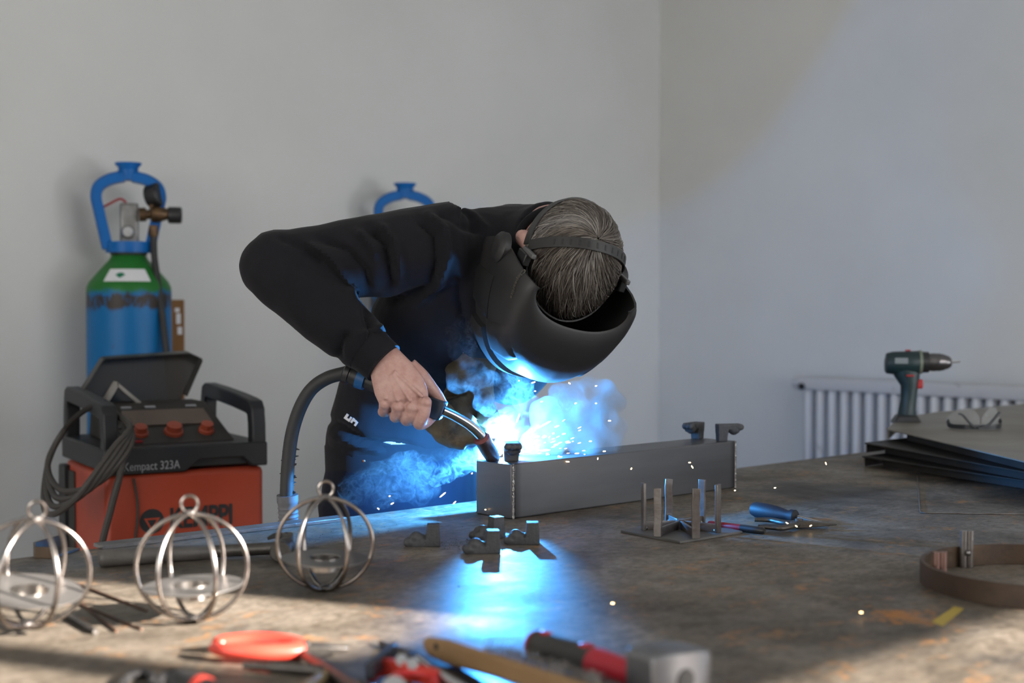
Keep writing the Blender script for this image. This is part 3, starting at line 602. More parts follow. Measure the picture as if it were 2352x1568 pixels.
# hair: strands flowing out of the crown whorl
def hair_mat():
    m, n, l, b = nodes('grey_hair'); g = n.new('ShaderNodeNewGeometry')
    l.new(ramp(m.node_tree, g.outputs['Random Per Island'], [(0, (.035, .027, .022)), (.5, (.095, .077, .064)), (.85, (.20, .175, .15)), (1, (.36, .335, .305))]), b.inputs['Base Color'])
    b.inputs['Roughness'].default_value = .42; b.inputs['Specular IOR Level'].default_value = .6; return m
HAIR = hair_mat(); hm = MB(); HA, HB, HCc = .074, .091, .089
WH = (HCR * 1.0 + HR * .05 - HF * .85).normalized(); W1 = (HF - WH * HF.dot(WH)).normalized(); W2 = WH.cross(W1)
def skull(dirv, lift): 
    a, b_, c = dirv.dot(HR), dirv.dot(HF), dirv.dot(HCR); k = 1 / math.sqrt((a / HA) ** 2 + (b_ / HB) ** 2 + (c / HCc) ** 2); return HC + dirv * (k * (1 + lift))
hm.ball(HC, (HA * .99, HB * .99, HCc * .99), 16, HM)
hv, hf = list(hm.v), list(hm.f)
for i in range(4200):
    al0 = math.radians(random.uniform(1, 112)); be = random.uniform(0, 2 * math.pi); ln = math.radians(random.uniform(24, 46)); sw_ = random.gauss(.55, .18); seg = 5
    wd = random.uniform(.0006, .0012); pts = []
    if al0 > math.radians(95) and math.cos(be) > .2: continue
    lift0 = random.uniform(.01, .05)
    for k in range(seg + 1):
        t = k / seg; a = al0 + ln * t; bb = be + sw_ * (al0 + ln * t) + .12 * t * math.sin(i)
        d = WH * math.cos(a) + (W1 * math.cos(bb) + W2 * math.sin(bb)) * math.sin(a)
        pts.append((skull(d, lift0 + .07 * t * (1 - t) * 2 + (.03 * t if i % 9 == 0 else 0)), d))
    o = len(hv)
    for k, (p_, d) in enumerate(pts):
        t = (pts[min(k + 1, seg)][0] - pts[max(k - 1, 0)][0]).normalized(); s = t.cross(d).normalized(); ww = wd * (1 - .75 * k / seg)
        hv += [p_ + s * ww, p_ - s * ww, p_ + d * ww * .9]
    for k in range(seg):
        q = o + 3 * k
        for e in range(3): r = (e + 1) % 3; hf.append((q + e, q + r, q + 3 + r, q + 3 + e))
hme = bpy.data.meshes.new('hair'); hme.from_pydata([tuple(v - man_o) for v in hv], [], hf); hme.update()
tag(place(hme, 'hair', HAIR, man, smooth=60), 'short grey brown hair with a crown whorl', kind='stuff')
# left glove: a leather gauntlet, one skin
def leather():
    m, n, l, b = nodes('dirty_leather'); nt = m.node_tree
    c = ramp(nt, tex(nt, 20, 6, .65, .4), [(.3, (.050, .034, .019)), (.55, (.125, .088, .044)), (.75, (.20, .15, .08))])
    s = ramp(nt, tex(nt, 30, 5, .6, 0, None, 'Object', (4, 2, 1)), [(.52, (0, 0, 0)), (.66, (.9, .9, .9))]); l.new(mix(nt, s, c, (.022, .017, .014)), b.inputs['Base Color'])
    b.inputs['Roughness'].default_value = .7; bump(nt, tex(nt, 60, 5, .6, .5), .5, .003, b); return m
LEATHER = leather(); gl = MB()
gl.tube(bez([P(1082, 822, 2.485), P(1080, 850, 2.470), P(1078, 885, 2.455), P(1075, 915, 2.442)], 4), [.044, .045, .046, .045, .044, .043, .042, .041, .041, .041, .042, .043, .043], 20)
gl.ell([(P(1075, 905, 2.445), Vector((.046, 0, .012)), Vector((.0, .026, 0))), (P(1070, 935, 2.432), Vector((.050, 0, .01)), Vector((0, .025, 0))), (P(1062, 965, 2.422), Vector((.047, 0, .0)), Vector((0, .024, 0))), (P(1055, 985, 2.420), Vector((.038, 0, 0)), Vector((0, .02, 0)))], 20)
arm(gl, [P(1100, 915, 2.425), P(1118, 950, 2.405), P(1128, 975, 2.412), P(1130, 1000, 2.420)], [.021, .019, .0175, .0135])            # thumb, reaching to the work
arm(gl, [P(1035, 945, 2.410), P(1010, 965, 2.395), P(1015, 995, 2.385), P(1045, 1012, 2.385)], [.019, .0175, .0165, .014])             # fingers folded under
arm(gl, [P(1052, 955, 2.400), P(1034, 985, 2.382), P(1052, 1010, 2.370), P(1072, 1014, 2.370)], [.019, .0175, .0165, .0145])
arm(gl, [P(1070, 958, 2.395), P(1066, 985, 2.378), P(1080, 1003, 2.370), P(1098, 1000, 2.372)], [.018, .017, .016, .014])
arm(gl, [P(1020, 930, 2.420), P(995, 945, 2.410), P(992, 972, 2.400), P(1012, 990, 2.395)], [.0165, .0155, .0145, .013])
gme = solid(gl, 'glove', .0028, 6); c_ = np.array([v.co for v in gme.vertices]); n_ = np.array([v.normal for v in gme.vertices])
c_ += n_ * np.array([noise.noise(Vector((v[0] * 40, v[1] * 40, v[2] * 75))) * .0028 for v in c_])[:, None] - np.array(man_o)
gme.vertices.foreach_set('co', c_.ravel().astype(np.float32)); gme.update()
glo = tag(place(gme, 'glove', LEATHER, man), 'dirty tan leather welding glove')
q = P(1082, 818, 2.485); gm = MB(); gm.tube([q + Vector((math.cos(a) * .045, math.sin(a) * .044, math.sin(a) * .012)) for a in [2 * math.pi * i / 28 for i in range(28)]], .004, 8, (0, 0, 1), True); pbuild(gm, 'glove_binding', mat('red_binding', (.12, .045, .03), .8), glo)
# ------------------------------------------------------------------ welding helmet worn by the man
SHELL = mat('helmet_shell', (.016, .0155, .016), .52, 0, (.022, .021, .021), 8, .12, 55, None, .3, .7, None, .002, .08)
INNER = mat('helmet_inside', (.010, .010, .010), .6)
hel = thing('welding_helmet', HC, 'black welding helmet with side knob tilted down over the man\'s face', 'helmet')
def hp(r, f, c): return HR * r + HF * f + HCR * c
secs = [(.100, .086, .048, 106, .04), (.098, .092, .074, 107, .042), (.090, .100, .106, 108, .043), (.074, .106, .134, 108, .044), (.048, .110, .154, 110, .044), (.0, .112, .166, 114, .044), (-.04, .112, .170, 117, .044), (-.08, .110, .168, 112, .044), (-.12, .104, .162, 102, .044), (-.155, .094, .150, 94, .046), (-.18, .084, .134, 88, .048), (-.20, .062, .11, 80, .05)]
NS = 40
def hshell(off):
    vs = []
    for c, a, b_, ang, f0 in secs:
        for i in range(NS + 1):
            ph = math.radians(ang) * (2 * i / NS - 1); e = 1.15
            sx, cx = math.sin(ph), math.cos(ph)
            vs.append(hp((a + off) * math.copysign(abs(sx) ** .88, sx), f0 + (b_ + off) * (cx if cx > 0 else cx * .5), c + (off * .6 if c > .09 else 0)))
    return vs
vo, vi = hshell(0), hshell(-.004); no_ = len(vo); m1 = NS + 1; K = len(secs); fs = []
for k in range(K - 1):
    for i in range(NS):
        a = k * m1 + i; fs += [(a, a + 1, a + m1 + 1, a + m1), (no_ + a, no_ + a + m1, no_ + a + m1 + 1, no_ + a + 1)]
for i in range(NS): fs += [(i, no_ + i, no_ + i + 1, i + 1)]; a = (K - 1) * m1 + i; fs += [(a, a + 1, no_ + a + 1, no_ + a)]
for k in range(K - 1):
    for a, b_ in ((k * m1, (k + 1) * m1), (k * m1 + NS, (k + 1) * m1 + NS)): fs.append((a, b_, no_ + b_, no_ + a))
MB().add(vo + vi, fs).build('shell', SHELL, hel, smooth=60)
# visor housing: a thicker block round the dark lens, low on the front
def patch(c0, c1, a0, a1, off0, off1, nc=8, na=16, taper=0):
    "solid piece lying on the shell between two heights and two angles"
    def sh(c, ph, off):
        for q0, q1 in zip(secs, secs[1:]):
            if q1[0] <= c <= q0[0]: t = (q0[0] - c) / (q0[0] - q1[0]); a, b_, f0 = lerp(q0[1], q1[1], t), lerp(q0[2], q1[2], t), lerp(q0[4], q1[4], t); break
        else: a, b_, f0 = secs[0][1:3] + (secs[0][4],)
        sx, cx = math.sin(ph), math.cos(ph); return hp((a + off) * math.copysign(abs(sx) ** .88, sx), f0 + (b_ + off) * (cx if cx > 0 else cx * .5), c)
    m = MB(); g = {}
    for li, off in enumerate((off0, off1)):
        for i in range(nc + 1):
            for j in range(na + 1):
                tp = 1 - taper * (i / nc); aa = lerp(a0, a1, j / na); mid = (a0 + a1) / 2
                edge = min(i, nc - i, j, na - j) == 0
                g[li, i, j] = len(m.v); m.v.append(sh(lerp(c0, c1, i / nc), math.radians(mid + (aa - mid) * tp), off - (.004 if li == 1 and edge else 0)))
    for i in range(nc):
        for j in range(na):
            m.f += [(g[1, i, j], g[1, i, j + 1], g[1, i + 1, j + 1], g[1, i + 1, j]), (g[0, i, j], g[0, i + 1, j], g[0, i + 1, j + 1], g[0, i, j + 1])]
    for i in range(nc): m.f += [(g[0, i, 0], g[1, i, 0], g[1, i + 1, 0], g[0, i + 1, 0]), (g[0, i, na], g[0, i + 1, na], g[1, i + 1, na], g[1, i, na])]
    for j in range(na): m.f += [(g[0, 0, j], g[0, 0, j + 1], g[1, 0, j + 1], g[1, 0, j]), (g[0, nc, j], g[1, nc, j], g[1, nc, j + 1], g[0, nc, j + 1])]
    return m
vz = patch(-.02, -.165, -52, 52, -.003, .012, 8, 24).build('visor_housing', SHELL, hel, smooth=50)
patch(-.045, -.125, -36, 36, .010, .0135, 4, 16).build('lens', mat('dark_lens', (.004, .006, .005), .08), vz, smooth=50)
patch(.07, -.02, -62, -30, -.003, .0035, 8, 10, .3).build('brow_ridge', SHELL, hel, smooth=50); patch(.07, -.02, 30, 62, -.003, .0035, 8, 10, .3).build('brow_ridge', SHELL, hel, smooth=50)
for s in (-1, 1):
    patch(-.01, -.12, min(s * 58, s * 84), max(s * 58, s * 84), -.003, .005, 6, 8, .25).build('side_vent', INNER, hel, smooth=50)
    kb = Matrix.Translation(hp(s * .107, .018, -.03)) @ Matrix((HCR, HF, HR * s)).transposed().to_4x4()
    MB().lathe([(.001, -.004), (.026, -.004), (.026, .006), (.021, .011), (.012, .0125), (.001, .0125)], 28, kb).build('pivot_knob', SHELL, hel)
    bkm = Matrix((HCR, HF, HR * s)).transposed()
    MB().box(hp(s * .088, .012, .02), (.035, .02, .012), bkm).build('hinge_block', BLACKP, hel, bevel=.002)
    MB().box(hp(s * .086, .0, .03), (.045, .008, .008), bkm).build('adjuster', mat('grey_slider', (.10, .10, .10), .5), hel, bevel=.002)
# lettering on the side of the shell, wrapped onto its curve
def side_r(f, c, off):
    for q0, q1 in zip(secs, secs[1:]):
        if q1[0] <= c <= q0[0]: t = (q0[0] - c) / (q0[0] - q1[0]); a, b_, f0 = lerp(q0[1], q1[1], t), lerp(q0[2], q1[2], t), lerp(q0[4], q1[4], t); break
    else: a, b_, f0 = secs[0][1], secs[0][2], secs[0][4]
    k = (f - f0) / (b_ if f > f0 else b_ * .5); return a * max(.05, 1 - k * k) ** .44 + off
tm = text_mesh('Clepearlite', .0115, .0003)
for v in tm.vertices:
    x, y, z = v.co; f, c = .018 + x, .066 + y; v.co = hp(side_r(f, c, .0012 + z), f, c)
tm.materials.clear(); place(tm, 'lettering', mat('faded_print', (.085, .075, .06), .6), hel, smooth=0)
# head harness: two perforated straps
STRAP = mat('strap_plastic', (.02, .019, .018), .5)
def strap(name, fdir, a0, a1, w, holes, rise=1.12):
    "band over the skull in the plane of HR and fdir"
    fdir = fdir.normalized(); m = MB(); pts = []
    for i in range(41):
        a = math.radians(lerp(a0, a1, i / 40)); d = (HR * math.cos(a) + fdir * math.sin(a)).normalized(); pts.append(skull(d, rise - 1) - HC)
    side = HR.cross(fdir).normalized(); sec = [(-w, -.0012), (w, -.0012), (w, .0012), (-w, .0012)]
    o = len(m.v)
    for i, p_ in enumerate(pts):
        d = p_.normalized(); m.v += [p_ + side * (-w) - d * .001, p_ + side * w - d * .001, p_ + side * w + d * .0015, p_ - side * w + d * .0015]
    for i in range(40):
        for e in range(4): r = (e + 1) % 4; m.f.append((4 * i + e, 4 * i + r, 4 * i + 4 + r, 4 * i + 4 + e))
    m.f += [(3, 2, 1, 0), (160, 161, 162, 163)]
    st_ = m.build(name, STRAP, hel)
    for i in holes:
        p_ = pts[i]; d = p_.normalized(); t = (pts[min(i + 1, 40)] - pts[max(i - 1, 0)]).normalized()
        MB().box(p_ + d * .0013, (.0032, .009, .0012), Matrix((t, side, d)).transposed()).build('strap_hole', INNER, st_, smooth=0)
strap('crown_strap', HCR * .86 - HF * .52, 8, 172, .0085, list(range(9, 33, 1))[::2])
strap('headband', HCR * .35 + HF * .94, 4, 176, .011, list(range(10, 32, 2)), 1.10)
strap('rear_band', -HF * .90 - HCR * .40, 4, 176, .010, [], 1.10)
# ------------------------------------------------------------------ box beam being welded
SHEET = mat('brushed_sheet_steel', (.10, .10, .107), .38, .45, (.12, .12, .127), 5, .04, 200, (1, 1, 8), .3, .7, None, .002, .06)
BEAD = mat('weld_bead', (.30, .29, .28), .3, .9, (.10, .09, .09), 120, .6, 300)
BURN = mat('heat_stained_steel', (.10, .095, .10), .38, .7, (.20, .19, .19), 20)
C0 = G(1178, 1192); BL, BW, BH = .585, .088, .0905
bx = thing('box_beam', C0, 'grey welded steel box beam lying on the table behind the upright jig', 'box beam', TH)
def beam_mat():
    "sheet steel, heat stained dark beside the two welded ends"
    m = SHEET.copy(); m.name = 'heat_stained_sheet'; nt = m.node_tree; l = nt.links; b = nt.nodes['Principled BSDF']; src = b.inputs['Base Color'].links[0].from_socket
    tc = nt.nodes.new('ShaderNodeTexCoord'); sp = nt.nodes.new('ShaderNodeSeparateXYZ'); l.new(tc.outputs['Object'], sp.inputs[0])
    a = nt.nodes.new('ShaderNodeMath'); a.operation = 'SUBTRACT'; a.inputs[1].default_value = BL / 2; l.new(sp.outputs[0], a.inputs[0])
    c = nt.nodes.new('ShaderNodeMath'); c.operation = 'ABSOLUTE'; l.new(a.outputs[0], c.inputs[0])
    r = nt.nodes.new('ShaderNodeMapRange'); r.inputs[1].default_value = BL / 2 - .020; r.inputs[2].default_value = BL / 2 - .005; r.inputs[4].default_value = .85; l.new(c.outputs[0], r.inputs[0])
    l.new(mix(nt, r.outputs[0], src, (.018, .016, .018)), b.inputs['Base Color']); return m
MB().box((BL / 2, BW / 2, BH / 2), (BL - .006, BW, BH)).build('tube', beam_mat(), bx, bevel=.003, seg=3)
for x in (.0, BL): MB().box((x, BW / 2, BH / 2), (.006, BW - .003, BH - .002)).build('end_plate', SHEET, bx, bevel=.001)
for x in (.002, BL - .002):
    for y in (.001, BW - .001):
        path = [(x, y, z * BH / 22) for z in range(23)]; MB().tube(path, [.0022 + .0006 * math.sin(k * 2.3) for k in range(23)], 8, (1, 0, 0)).build('weld_bead', BEAD, bx)
# ------------------------------------------------------------------ cast claw feet
CAST = mat('raw_cast_iron', (.055, .055, .058), .6, .3, (.075, .075, .078), 200, .5, 420, None, .35, .65, None, .0012)
fm = MB()
fm.prism([Vector(q) for q in ((-.020, -.010, 0), (.026, -.011, 0), (.026, .011, 0), (-.020, .010, 0))], [Vector(q) for q in ((-.016, -.009, .010), (.0255, -.0105, .012), (.0255, .0105, .012), (-.016, .009, .010))])
fm.prism([Vector(q) for q in ((.005, -.0108, .004), (.026, -.0108, .004), (.026, .0108, .004), (.005, .0108, .004))], [Vector(q) for q in ((.0075, -.009, .032), (.0245, -.009, .032), (.0245, .009, .032), (.0075, .009, .032))])
fm.ball((-.008, 0, .011), (.010, .0095, .0105), 10); fm.ball((-.004, 0, .010), (.012, .0095, .008), 10)
for y in (-.0075, 0, .0075): fm.ball((-.018, y, .006), (.0085, .0042, .0065), 8); fm.ball((-.012, y * .9, .012), (.006, .0038, .006), 8)
fme = solid(fm, 'claw_casting', .0011, 2)
def foot(loc, rz, label, flip=False, sc=1.0, tilt=0):
    o = place(fme, 'claw_casting', CAST); o.location = loc; o.rotation_euler = (math.pi if flip else 0, tilt, rz); o.scale = (sc,) * 3
    return tag(o, label, 'cast foot', 'raw cast iron claw feet')
for (x, y), rz, lb in (((968, 1257), .05, 'dark cast iron claw foot standing alone nearest the round wire lanterns'), ((1105, 1273), .12, 'cast iron claw foot nearest the camera in the cluster of three'),
                   ((1118, 1240), .55, 'cast iron claw foot hidden behind another in the middle of the table'), ((1198, 1252), .0, 'cast iron claw foot set apart below the beam corner')):
    foot(G(x, y) + Vector((0, .012, 0)), rz, lb, False, 1.02)
def on_beam(a, b_): return C0 + U * a + N * b_ + Vector((0, 0, BH + .0005))
wf = foot(G(1176, 1058, TT + BH) + Vector((0, -.0155, .0325)), math.pi / 2 + .1, 'upturned claw foot being welded to the beam at the arc', True); wf.scale = (1, 1.3, 1)
foot(on_beam(BL - .035, .070) + Vector((-.006, 0, .032)), .9, 'upturned claw foot at the far back corner of the beam', True)
foot(on_beam(BL - .022, .014) + Vector((0.012, .0, .032)), math.pi + .2, 'upturned claw foot at the far front corner of the beam, paw pointing right', True)
# ------------------------------------------------------------------ welding torch
TORCHB = mat('torch_rubber', (.017, .017, .018), .5); TBLUE = mat('torch_blue', (.01, .10, .28), .45); NOZ = mat('copper_nozzle', (.14, .10, .095), .4, .7, (.07, .05, .05), 60, .3, 160); TRED = mat('nozzle_ring', (.16, .03, .028), .5)
to = thing('welding_torch', P(1010, 938, 2.296), 'welding torch with chrome swan neck and black cable in the man\'s bare hand', 'welding torch')
h0, h1 = P(838, 872, 2.318), P(1012, 940, 2.298)
wbuild(MB().tube([h0, h0.lerp(h1, .3), h0.lerp(h1, .7), h1], [.0135, .0145, .0145, .015], 16), 'handle', TORCHB, to)
hd_ = (h1 - h0).normalized()
wbuild(MB().sweep([h1 - hd_ * .022, h1 - hd_ * .018, h1 + hd_ * .004, h1 + hd_ * .006], [(-.015, -.017), (.015, -.017), (.015, .015), (-.015, .015)], (0, 0, 1), False, [.9, 1, 1, .85]), 'front_housing', mat('torch_housing', (.02, .035, .06), .4), to, bevel=.003)
wbuild(MB().tube([h0 - hd_ * .012, h0 + hd_ * .002], [.0185, .0175], 24), 'blue_ring', TBLUE, to)
cl = MB(); c_a = h0 - hd_ * .037; cl.tube([c_a, c_a + hd_ * .003, c_a + hd_ * .011, c_a + hd_ * .012, c_a + hd_ * .015, c_a + hd_ * .016, c_a + hd_ * .026], [.0135, .0185, .0185, .0165, .0165, .0185, .0182], 24); wbuild(cl, 'cable_collar', BLACKP, to)
neck = bez([h1 + hd_ * .002, P(1042, 954, 2.312), P(1075, 974, 2.330), P(1100, 996, 2.345), P(1112, 1014, 2.353)], 6)
wbuild(MB().tube(neck, .0088, 16), 'swan_neck', CHROME, to)
n0, n1 = P(1106, 1006, 2.350), P(1136, 1056, 2.374); nd = (n1 - n0).normalized()
wbuild(MB().tube([n0, n0 + nd * .004, n0.lerp(n1, .55), n0.lerp(n1, .85), n1], [.0128, .0135, .0135, .0125, .0098], 24), 'nozzle', NOZ, to)
wbuild(MB().tube([n0 - nd * .003, n0 + nd * .0015], [.0112, .0142], 24), 'nozzle_ring', TRED, to)
wbuild(MB().sweep([h0.lerp(h1, .62) + Vector((0, .0, -.016)), h0.lerp(h1, .85) + Vector((0, 0, -.02))], [(-.005, -.004), (.005, -.004), (.005, .004), (-.005, .004)]), 'trigger', BLACKP, to, bevel=.001)
cpts = [c_a + hd_ * .004, P(752, 868, 2.335), P(716, 893, 2.34), P(690, 935, 2.345), P(672, 990, 2.35), P(663, 1050, 2.352), P(659, 1110, 2.352), P(658, 1160, 2.352), P(662, 1230, 2.36), P(640, 1360, 2.42), P(600, 1500, 2.6)]
wbuild(MB().tube(bez(cpts, 8), .0112, 16), 'cable', BLACKR, to)
frm = MB()
for k in range(46):
    t = random.random(); q = P(lerp(667, 658, t), lerp(1025, 1140, t), 2.352); a = random.uniform(0, 6.28); v_ = Vector((math.cos(a), math.sin(a) * .6, .3 * random.uniform(-1, 1))); frm.tube([q + v_ * .009, q + v_ * random.uniform(.0125, .0165)], [.0022, .0006], 5)
wbuild(frm, 'frayed_rubber', BLACKR, to)['kind'] = 'stuff'
slv = MB(); prof = []; q0, q1 = P(660, 1136, 2.353), P(664, 1215, 2.358); path, rr = [], []
for k in range(25):
    t = k / 24; path.append(q0.lerp(q1, t)); rr.append((.0178 if t < .25 else .0165) + (.0009 * math.cos(k * 2.1) if t > .3 else 0))
wbuild(MB().tube(path, rr, 24), 'ribbed_sleeve', mat('grey_sleeve', (.13, .13, .14), .6, 0, (.09, .09, .10), 30), to)
# the arc itself: a tiny white hot ball and its blue white light
ARC = P(1147, 1042, 2.381)
ac = tag(wbuild(MB().ball(ARC, (.0035, .0035, .003), 8), 'welding_arc', emit('arc_plasma', (.75, .9, 1), 900), None, ARC), 'white hot welding arc at the torch tip', 'arc')
pl_ = bpy.data.lights.new('arc_light', 'POINT'); pl_.energy = 46; pl_.color = (.06, .37, 1); pl_.shadow_soft_size = .004; pl_.specular_factor = .6; plo = bpy.data.objects.new('arc_light', pl_); COL.objects.link(plo); plo.location = (-.024, 2.401, 1.003)
# ------------------------------------------------------------------ wire lanterns
WIRE = mat('bright_steel_wire', (.40, .375, .36), .24, 1, (.22, .18, .15), 16); DISC = mat('steel_disc', (.17, .165, .16), .38, .6, (.13, .125, .12), 14)
def lantern(bpx, label, rz, tx, ty, rad=.058):
    c = G(*bpx); t = thing('wire_lantern', c, label, 'lantern', rz, 'round wire tealight lanterns'); t.rotation_euler = (tx, ty, rz)
    hz = rad * .97
    for k in range(3):
        a = math.pi * k / 3; d = Vector((math.cos(a), math.sin(a), 0))
        MB().tube([Vector((0, 0, hz + .002)) + d * (rad * math.sin(q)) + Vector((0, 0, -hz * math.cos(q))) for q in [2 * math.pi * i / 48 for i in range(48)]], .0026, 10, Vector((-d.y, d.x, 0)), True).build('wire_ring', WIRE, t)
    MB().tube([Vector((.009 * math.cos(q), 0, 2 * hz + .013 + .0095 * math.sin(q))) for q in [2 * math.pi * i / 24 for i in range(24)]], .0019, 8, (0, 1, 0), True).build('hanging_loop', WIRE, t)
    MB().ball((0, 0, 2 * hz + .003), (.006, .006, .004), 8).build('weld_knot', BEAD, t); MB().ball((0, 0, .0035), (.007, .007, .0035), 8).build('weld_knot', BEAD, t)
    zd = .040; r = math.sqrt(rad ** 2 - (rad - zd) ** 2) - .002
    ds = MB().lathe([(.0185, zd - .0008), (r, zd - .0008), (r, zd + .0008), (.0185, zd + .0008), (.0185, zd - .0008)], 40).build('tray', DISC, t)
    MB().lathe([(.0182, zd + .001), (.0182, zd - .013), (.001, zd - .013), (.001, zd - .0138), (.0192, zd - .0138), (.0192, zd + .0018), (.0182, zd + .001)], 32).build('tealight_cup', mat('cup_tin', (.42, .40, .38), .28, 1), ds)
    return t
lantern((745, 1356), 'round wire lantern farthest back, in front of the claw hammer head', .08, .03, .02)
lantern((446, 1426), 'round wire lantern in the middle of the three, in full sun', .12, .02, -.03, .0605)
lantern((62, 1450), 'round wire lantern cut by the photo\'s edge, tray tipped towards the camera', .25, .14, .10, .060).location.z += .0055
# ------------------------------------------------------------------ hexagonal jig with six uprights
RAW = mat('raw_flat_bar', (.23, .215, .205), .4, .75, (.13, .10, .085), 26, .2, 120); MILL = mat('mill_scale_plate', (.10, .095, .09), .5, .5, (.15, .14, .13), 14)
jc = G(1563, 1220); ja, jr, jf = G(1425, 1223), G(1706, 1225), G(1562, 1249)
jg = thing('upright_jig', jc, 'square steel plate jig with six upright flat bars in front of the beam', 'jig')
jb = jc * 2 - jf; q = [ja - jc, jf - jc, jr - jc, jb - jc]; 
for k in q: k.z = 0
MB().prism([k + Vector((0, 0, .0)) for k in q], [k + Vector((0, 0, .004)) for k in q]).build('base_plate', MILL, jg, bevel=.0008)
hub = Vector((.0, .004, .004))
for (x0, y0_, top) in ((1478, 1217, 1108), (1511, 1232, 1120), (1536, 1200, 1099), (1598, 1237, 1121), (1612, 1202, 1100), (1649, 1223, 1111)):
    g = G(x0, y0_, TT + .004) - jc; d = (g - hub); d.z = 0; L = d.length; d.normalize(); sd = Vector((-d.y, d.x, 0)); hh = (y0_ - top) * (jc.y + g.y) / F
    p0 = hub + d * .008
    u_ = MB(); pts = [g + Vector((0, 0, hh * k / 6)) + sd * random.uniform(-.0007, .0007) for k in range(7)]
    u_.sweep(pts, [(-.0022, -.006), (.0022, -.006), (.0022, .006), (-.0022, .006)], sd); up_ = u_.build('upright', RAW, jg, bevel=.0006)
    MB().prism([p0 + sd * .002, g + sd * .002, g - sd * .002, p0 - sd * .002], [p0 + sd * .002 + Vector((0, 0, .013)), g + sd * .002 + Vector((0, 0, .013)), g - sd * .002 + Vector((0, 0, .013)), p0 - sd * .002 + Vector((0, 0, .013))]).build('spoke', RAW, jg, bevel=.0005)
    MB().ball(g - d * .004 + Vector((0, 0, .003)), .0035, 8).build('tack_weld', BEAD, jg)
MB().lathe([(.006, .004), (.006, .018), (.001, .018)], 6, Matrix.Translation((hub.x, hub.y, 0))).build('hub', RAW, jg)
# ------------------------------------------------------------------ tools beside the jig
def rodpts(*q, z): return [G(x, y, TT + z) for x, y in q]
a, b_ = G(1628, 1203, TT + .0058), G(1757, 1219, TT + .0058)
t = thing('metal_scriber', (a.x, a.y, TT), 'red and black pen shaped tool lying behind the jig', 'tool')
wbuild(MB().tube([a, a.lerp(b_, .02), a.lerp(b_, .58)], [.0045, .0056, .0056], 16), 'red_barrel', REDP, t); wbuild(MB().tube([a.lerp(b_, .58), a.lerp(b_, .8), a.lerp(b_, .97), b_], [.0057, .0057, .0052, .003], 16), 'black_cap', BLACKP, t)
a, b_, c = G(1728, 1168, TT + .0135), G(1828, 1186, TT + .010), G(1905, 1206, TT + .004)
t = thing('screwdriver', (a.x, a.y, TT), 'dark blue handled screwdriver lying behind the grey pliers', 'screwdriver')
dn = mat('navy_handle', (.007, .008, .014), .6)
wbuild(MB().tube([a.lerp(b_, k) for k in (0, .02, .1, .35, .6, .8, .88, .89, .98, 1)], [.006, .0105, .0128, .0130, .0115, .0082, .0085, .0108, .0108, .009], 20), 'handle', dn, t)
wbuild(MB().tube([b_, b_.lerp(c, .9), c], [.003, .003, .0016], 10), 'shaft', CHROME, t)
PL = mat('worn_plier_steel', (.065, .06, .055), .42, .7, (.11, .10, .09), 40, .3, 160)
def pliers(name, label, hs, piv, tip, r, hm, hmat_name='handle', jawr=.006):
    t = thing(name, (piv.x, piv.y, TT), label, 'pliers')
    for e in hs: wbuild(MB().sweep(bez(e, 5), [(math.cos(k * .5236) * 1.0, math.sin(k * .5236) * .8) for k in range(12)], (0, 0, 1), False, [r * (.75 if i in (0,) else 1) * (1 - .35 * i / (len(bez(e, 5)))) for i in range(len(bez(e, 5)))]), 'handle', hm, t)
    d = (tip - piv).normalized(); s = Vector((-d.y, d.x, 0))
    for k in (-1, 1):
        wbuild(MB().sweep([piv - d * .012, piv + s * k * .003, piv.lerp(tip, .4) + s * k * .0035, tip + s * k * .001], [(-1, -.9), (1, -.9), (1, .9), (-1, .9)], (0, 0, 1), False, [jawr * .9, jawr, jawr * .75, jawr * .3]), 'jaw', PL, t, bevel=.001)
    wbuild(MB().tube([piv + Vector((0, 0, -.005)), piv + Vector((0, 0, .0085))], .0062, 16), 'pivot', PL, t)
    return t
pv, tp = G(1835, 1203, TT + .007), G(1922, 1203, TT + .008)
pliers('pliers', 'worn grey long nose pliers beside the blue handled screwdriver', [[pv, G(1800, 1200, TT + .007), G(1770, 1194, TT + .007), G(1733, 1193, TT + .007)], [pv, G(1800, 1212, TT + .007), G(1775, 1211, TT + .007), G(1742, 1209, TT + .007)]], pv, tp, .0065, PL)
# thin bent wire
tag(wbuild(MB().tube(bez([G(2107, 1092, TT + .0012), G(2110, 1130, TT + .0012), G(2113, 1168, TT + .0012), G(2119, 1177, TT + .0012), G(2160, 1178, TT + .0012), G(2300, 1180, TT + .0012), G(2420, 1181, TT + .0012)], 4), .0011, 6), 'bent_wire', RAW, None, G(2119, 1177)), 'thin bent wire lying in front of the sheet stack', 'wire')
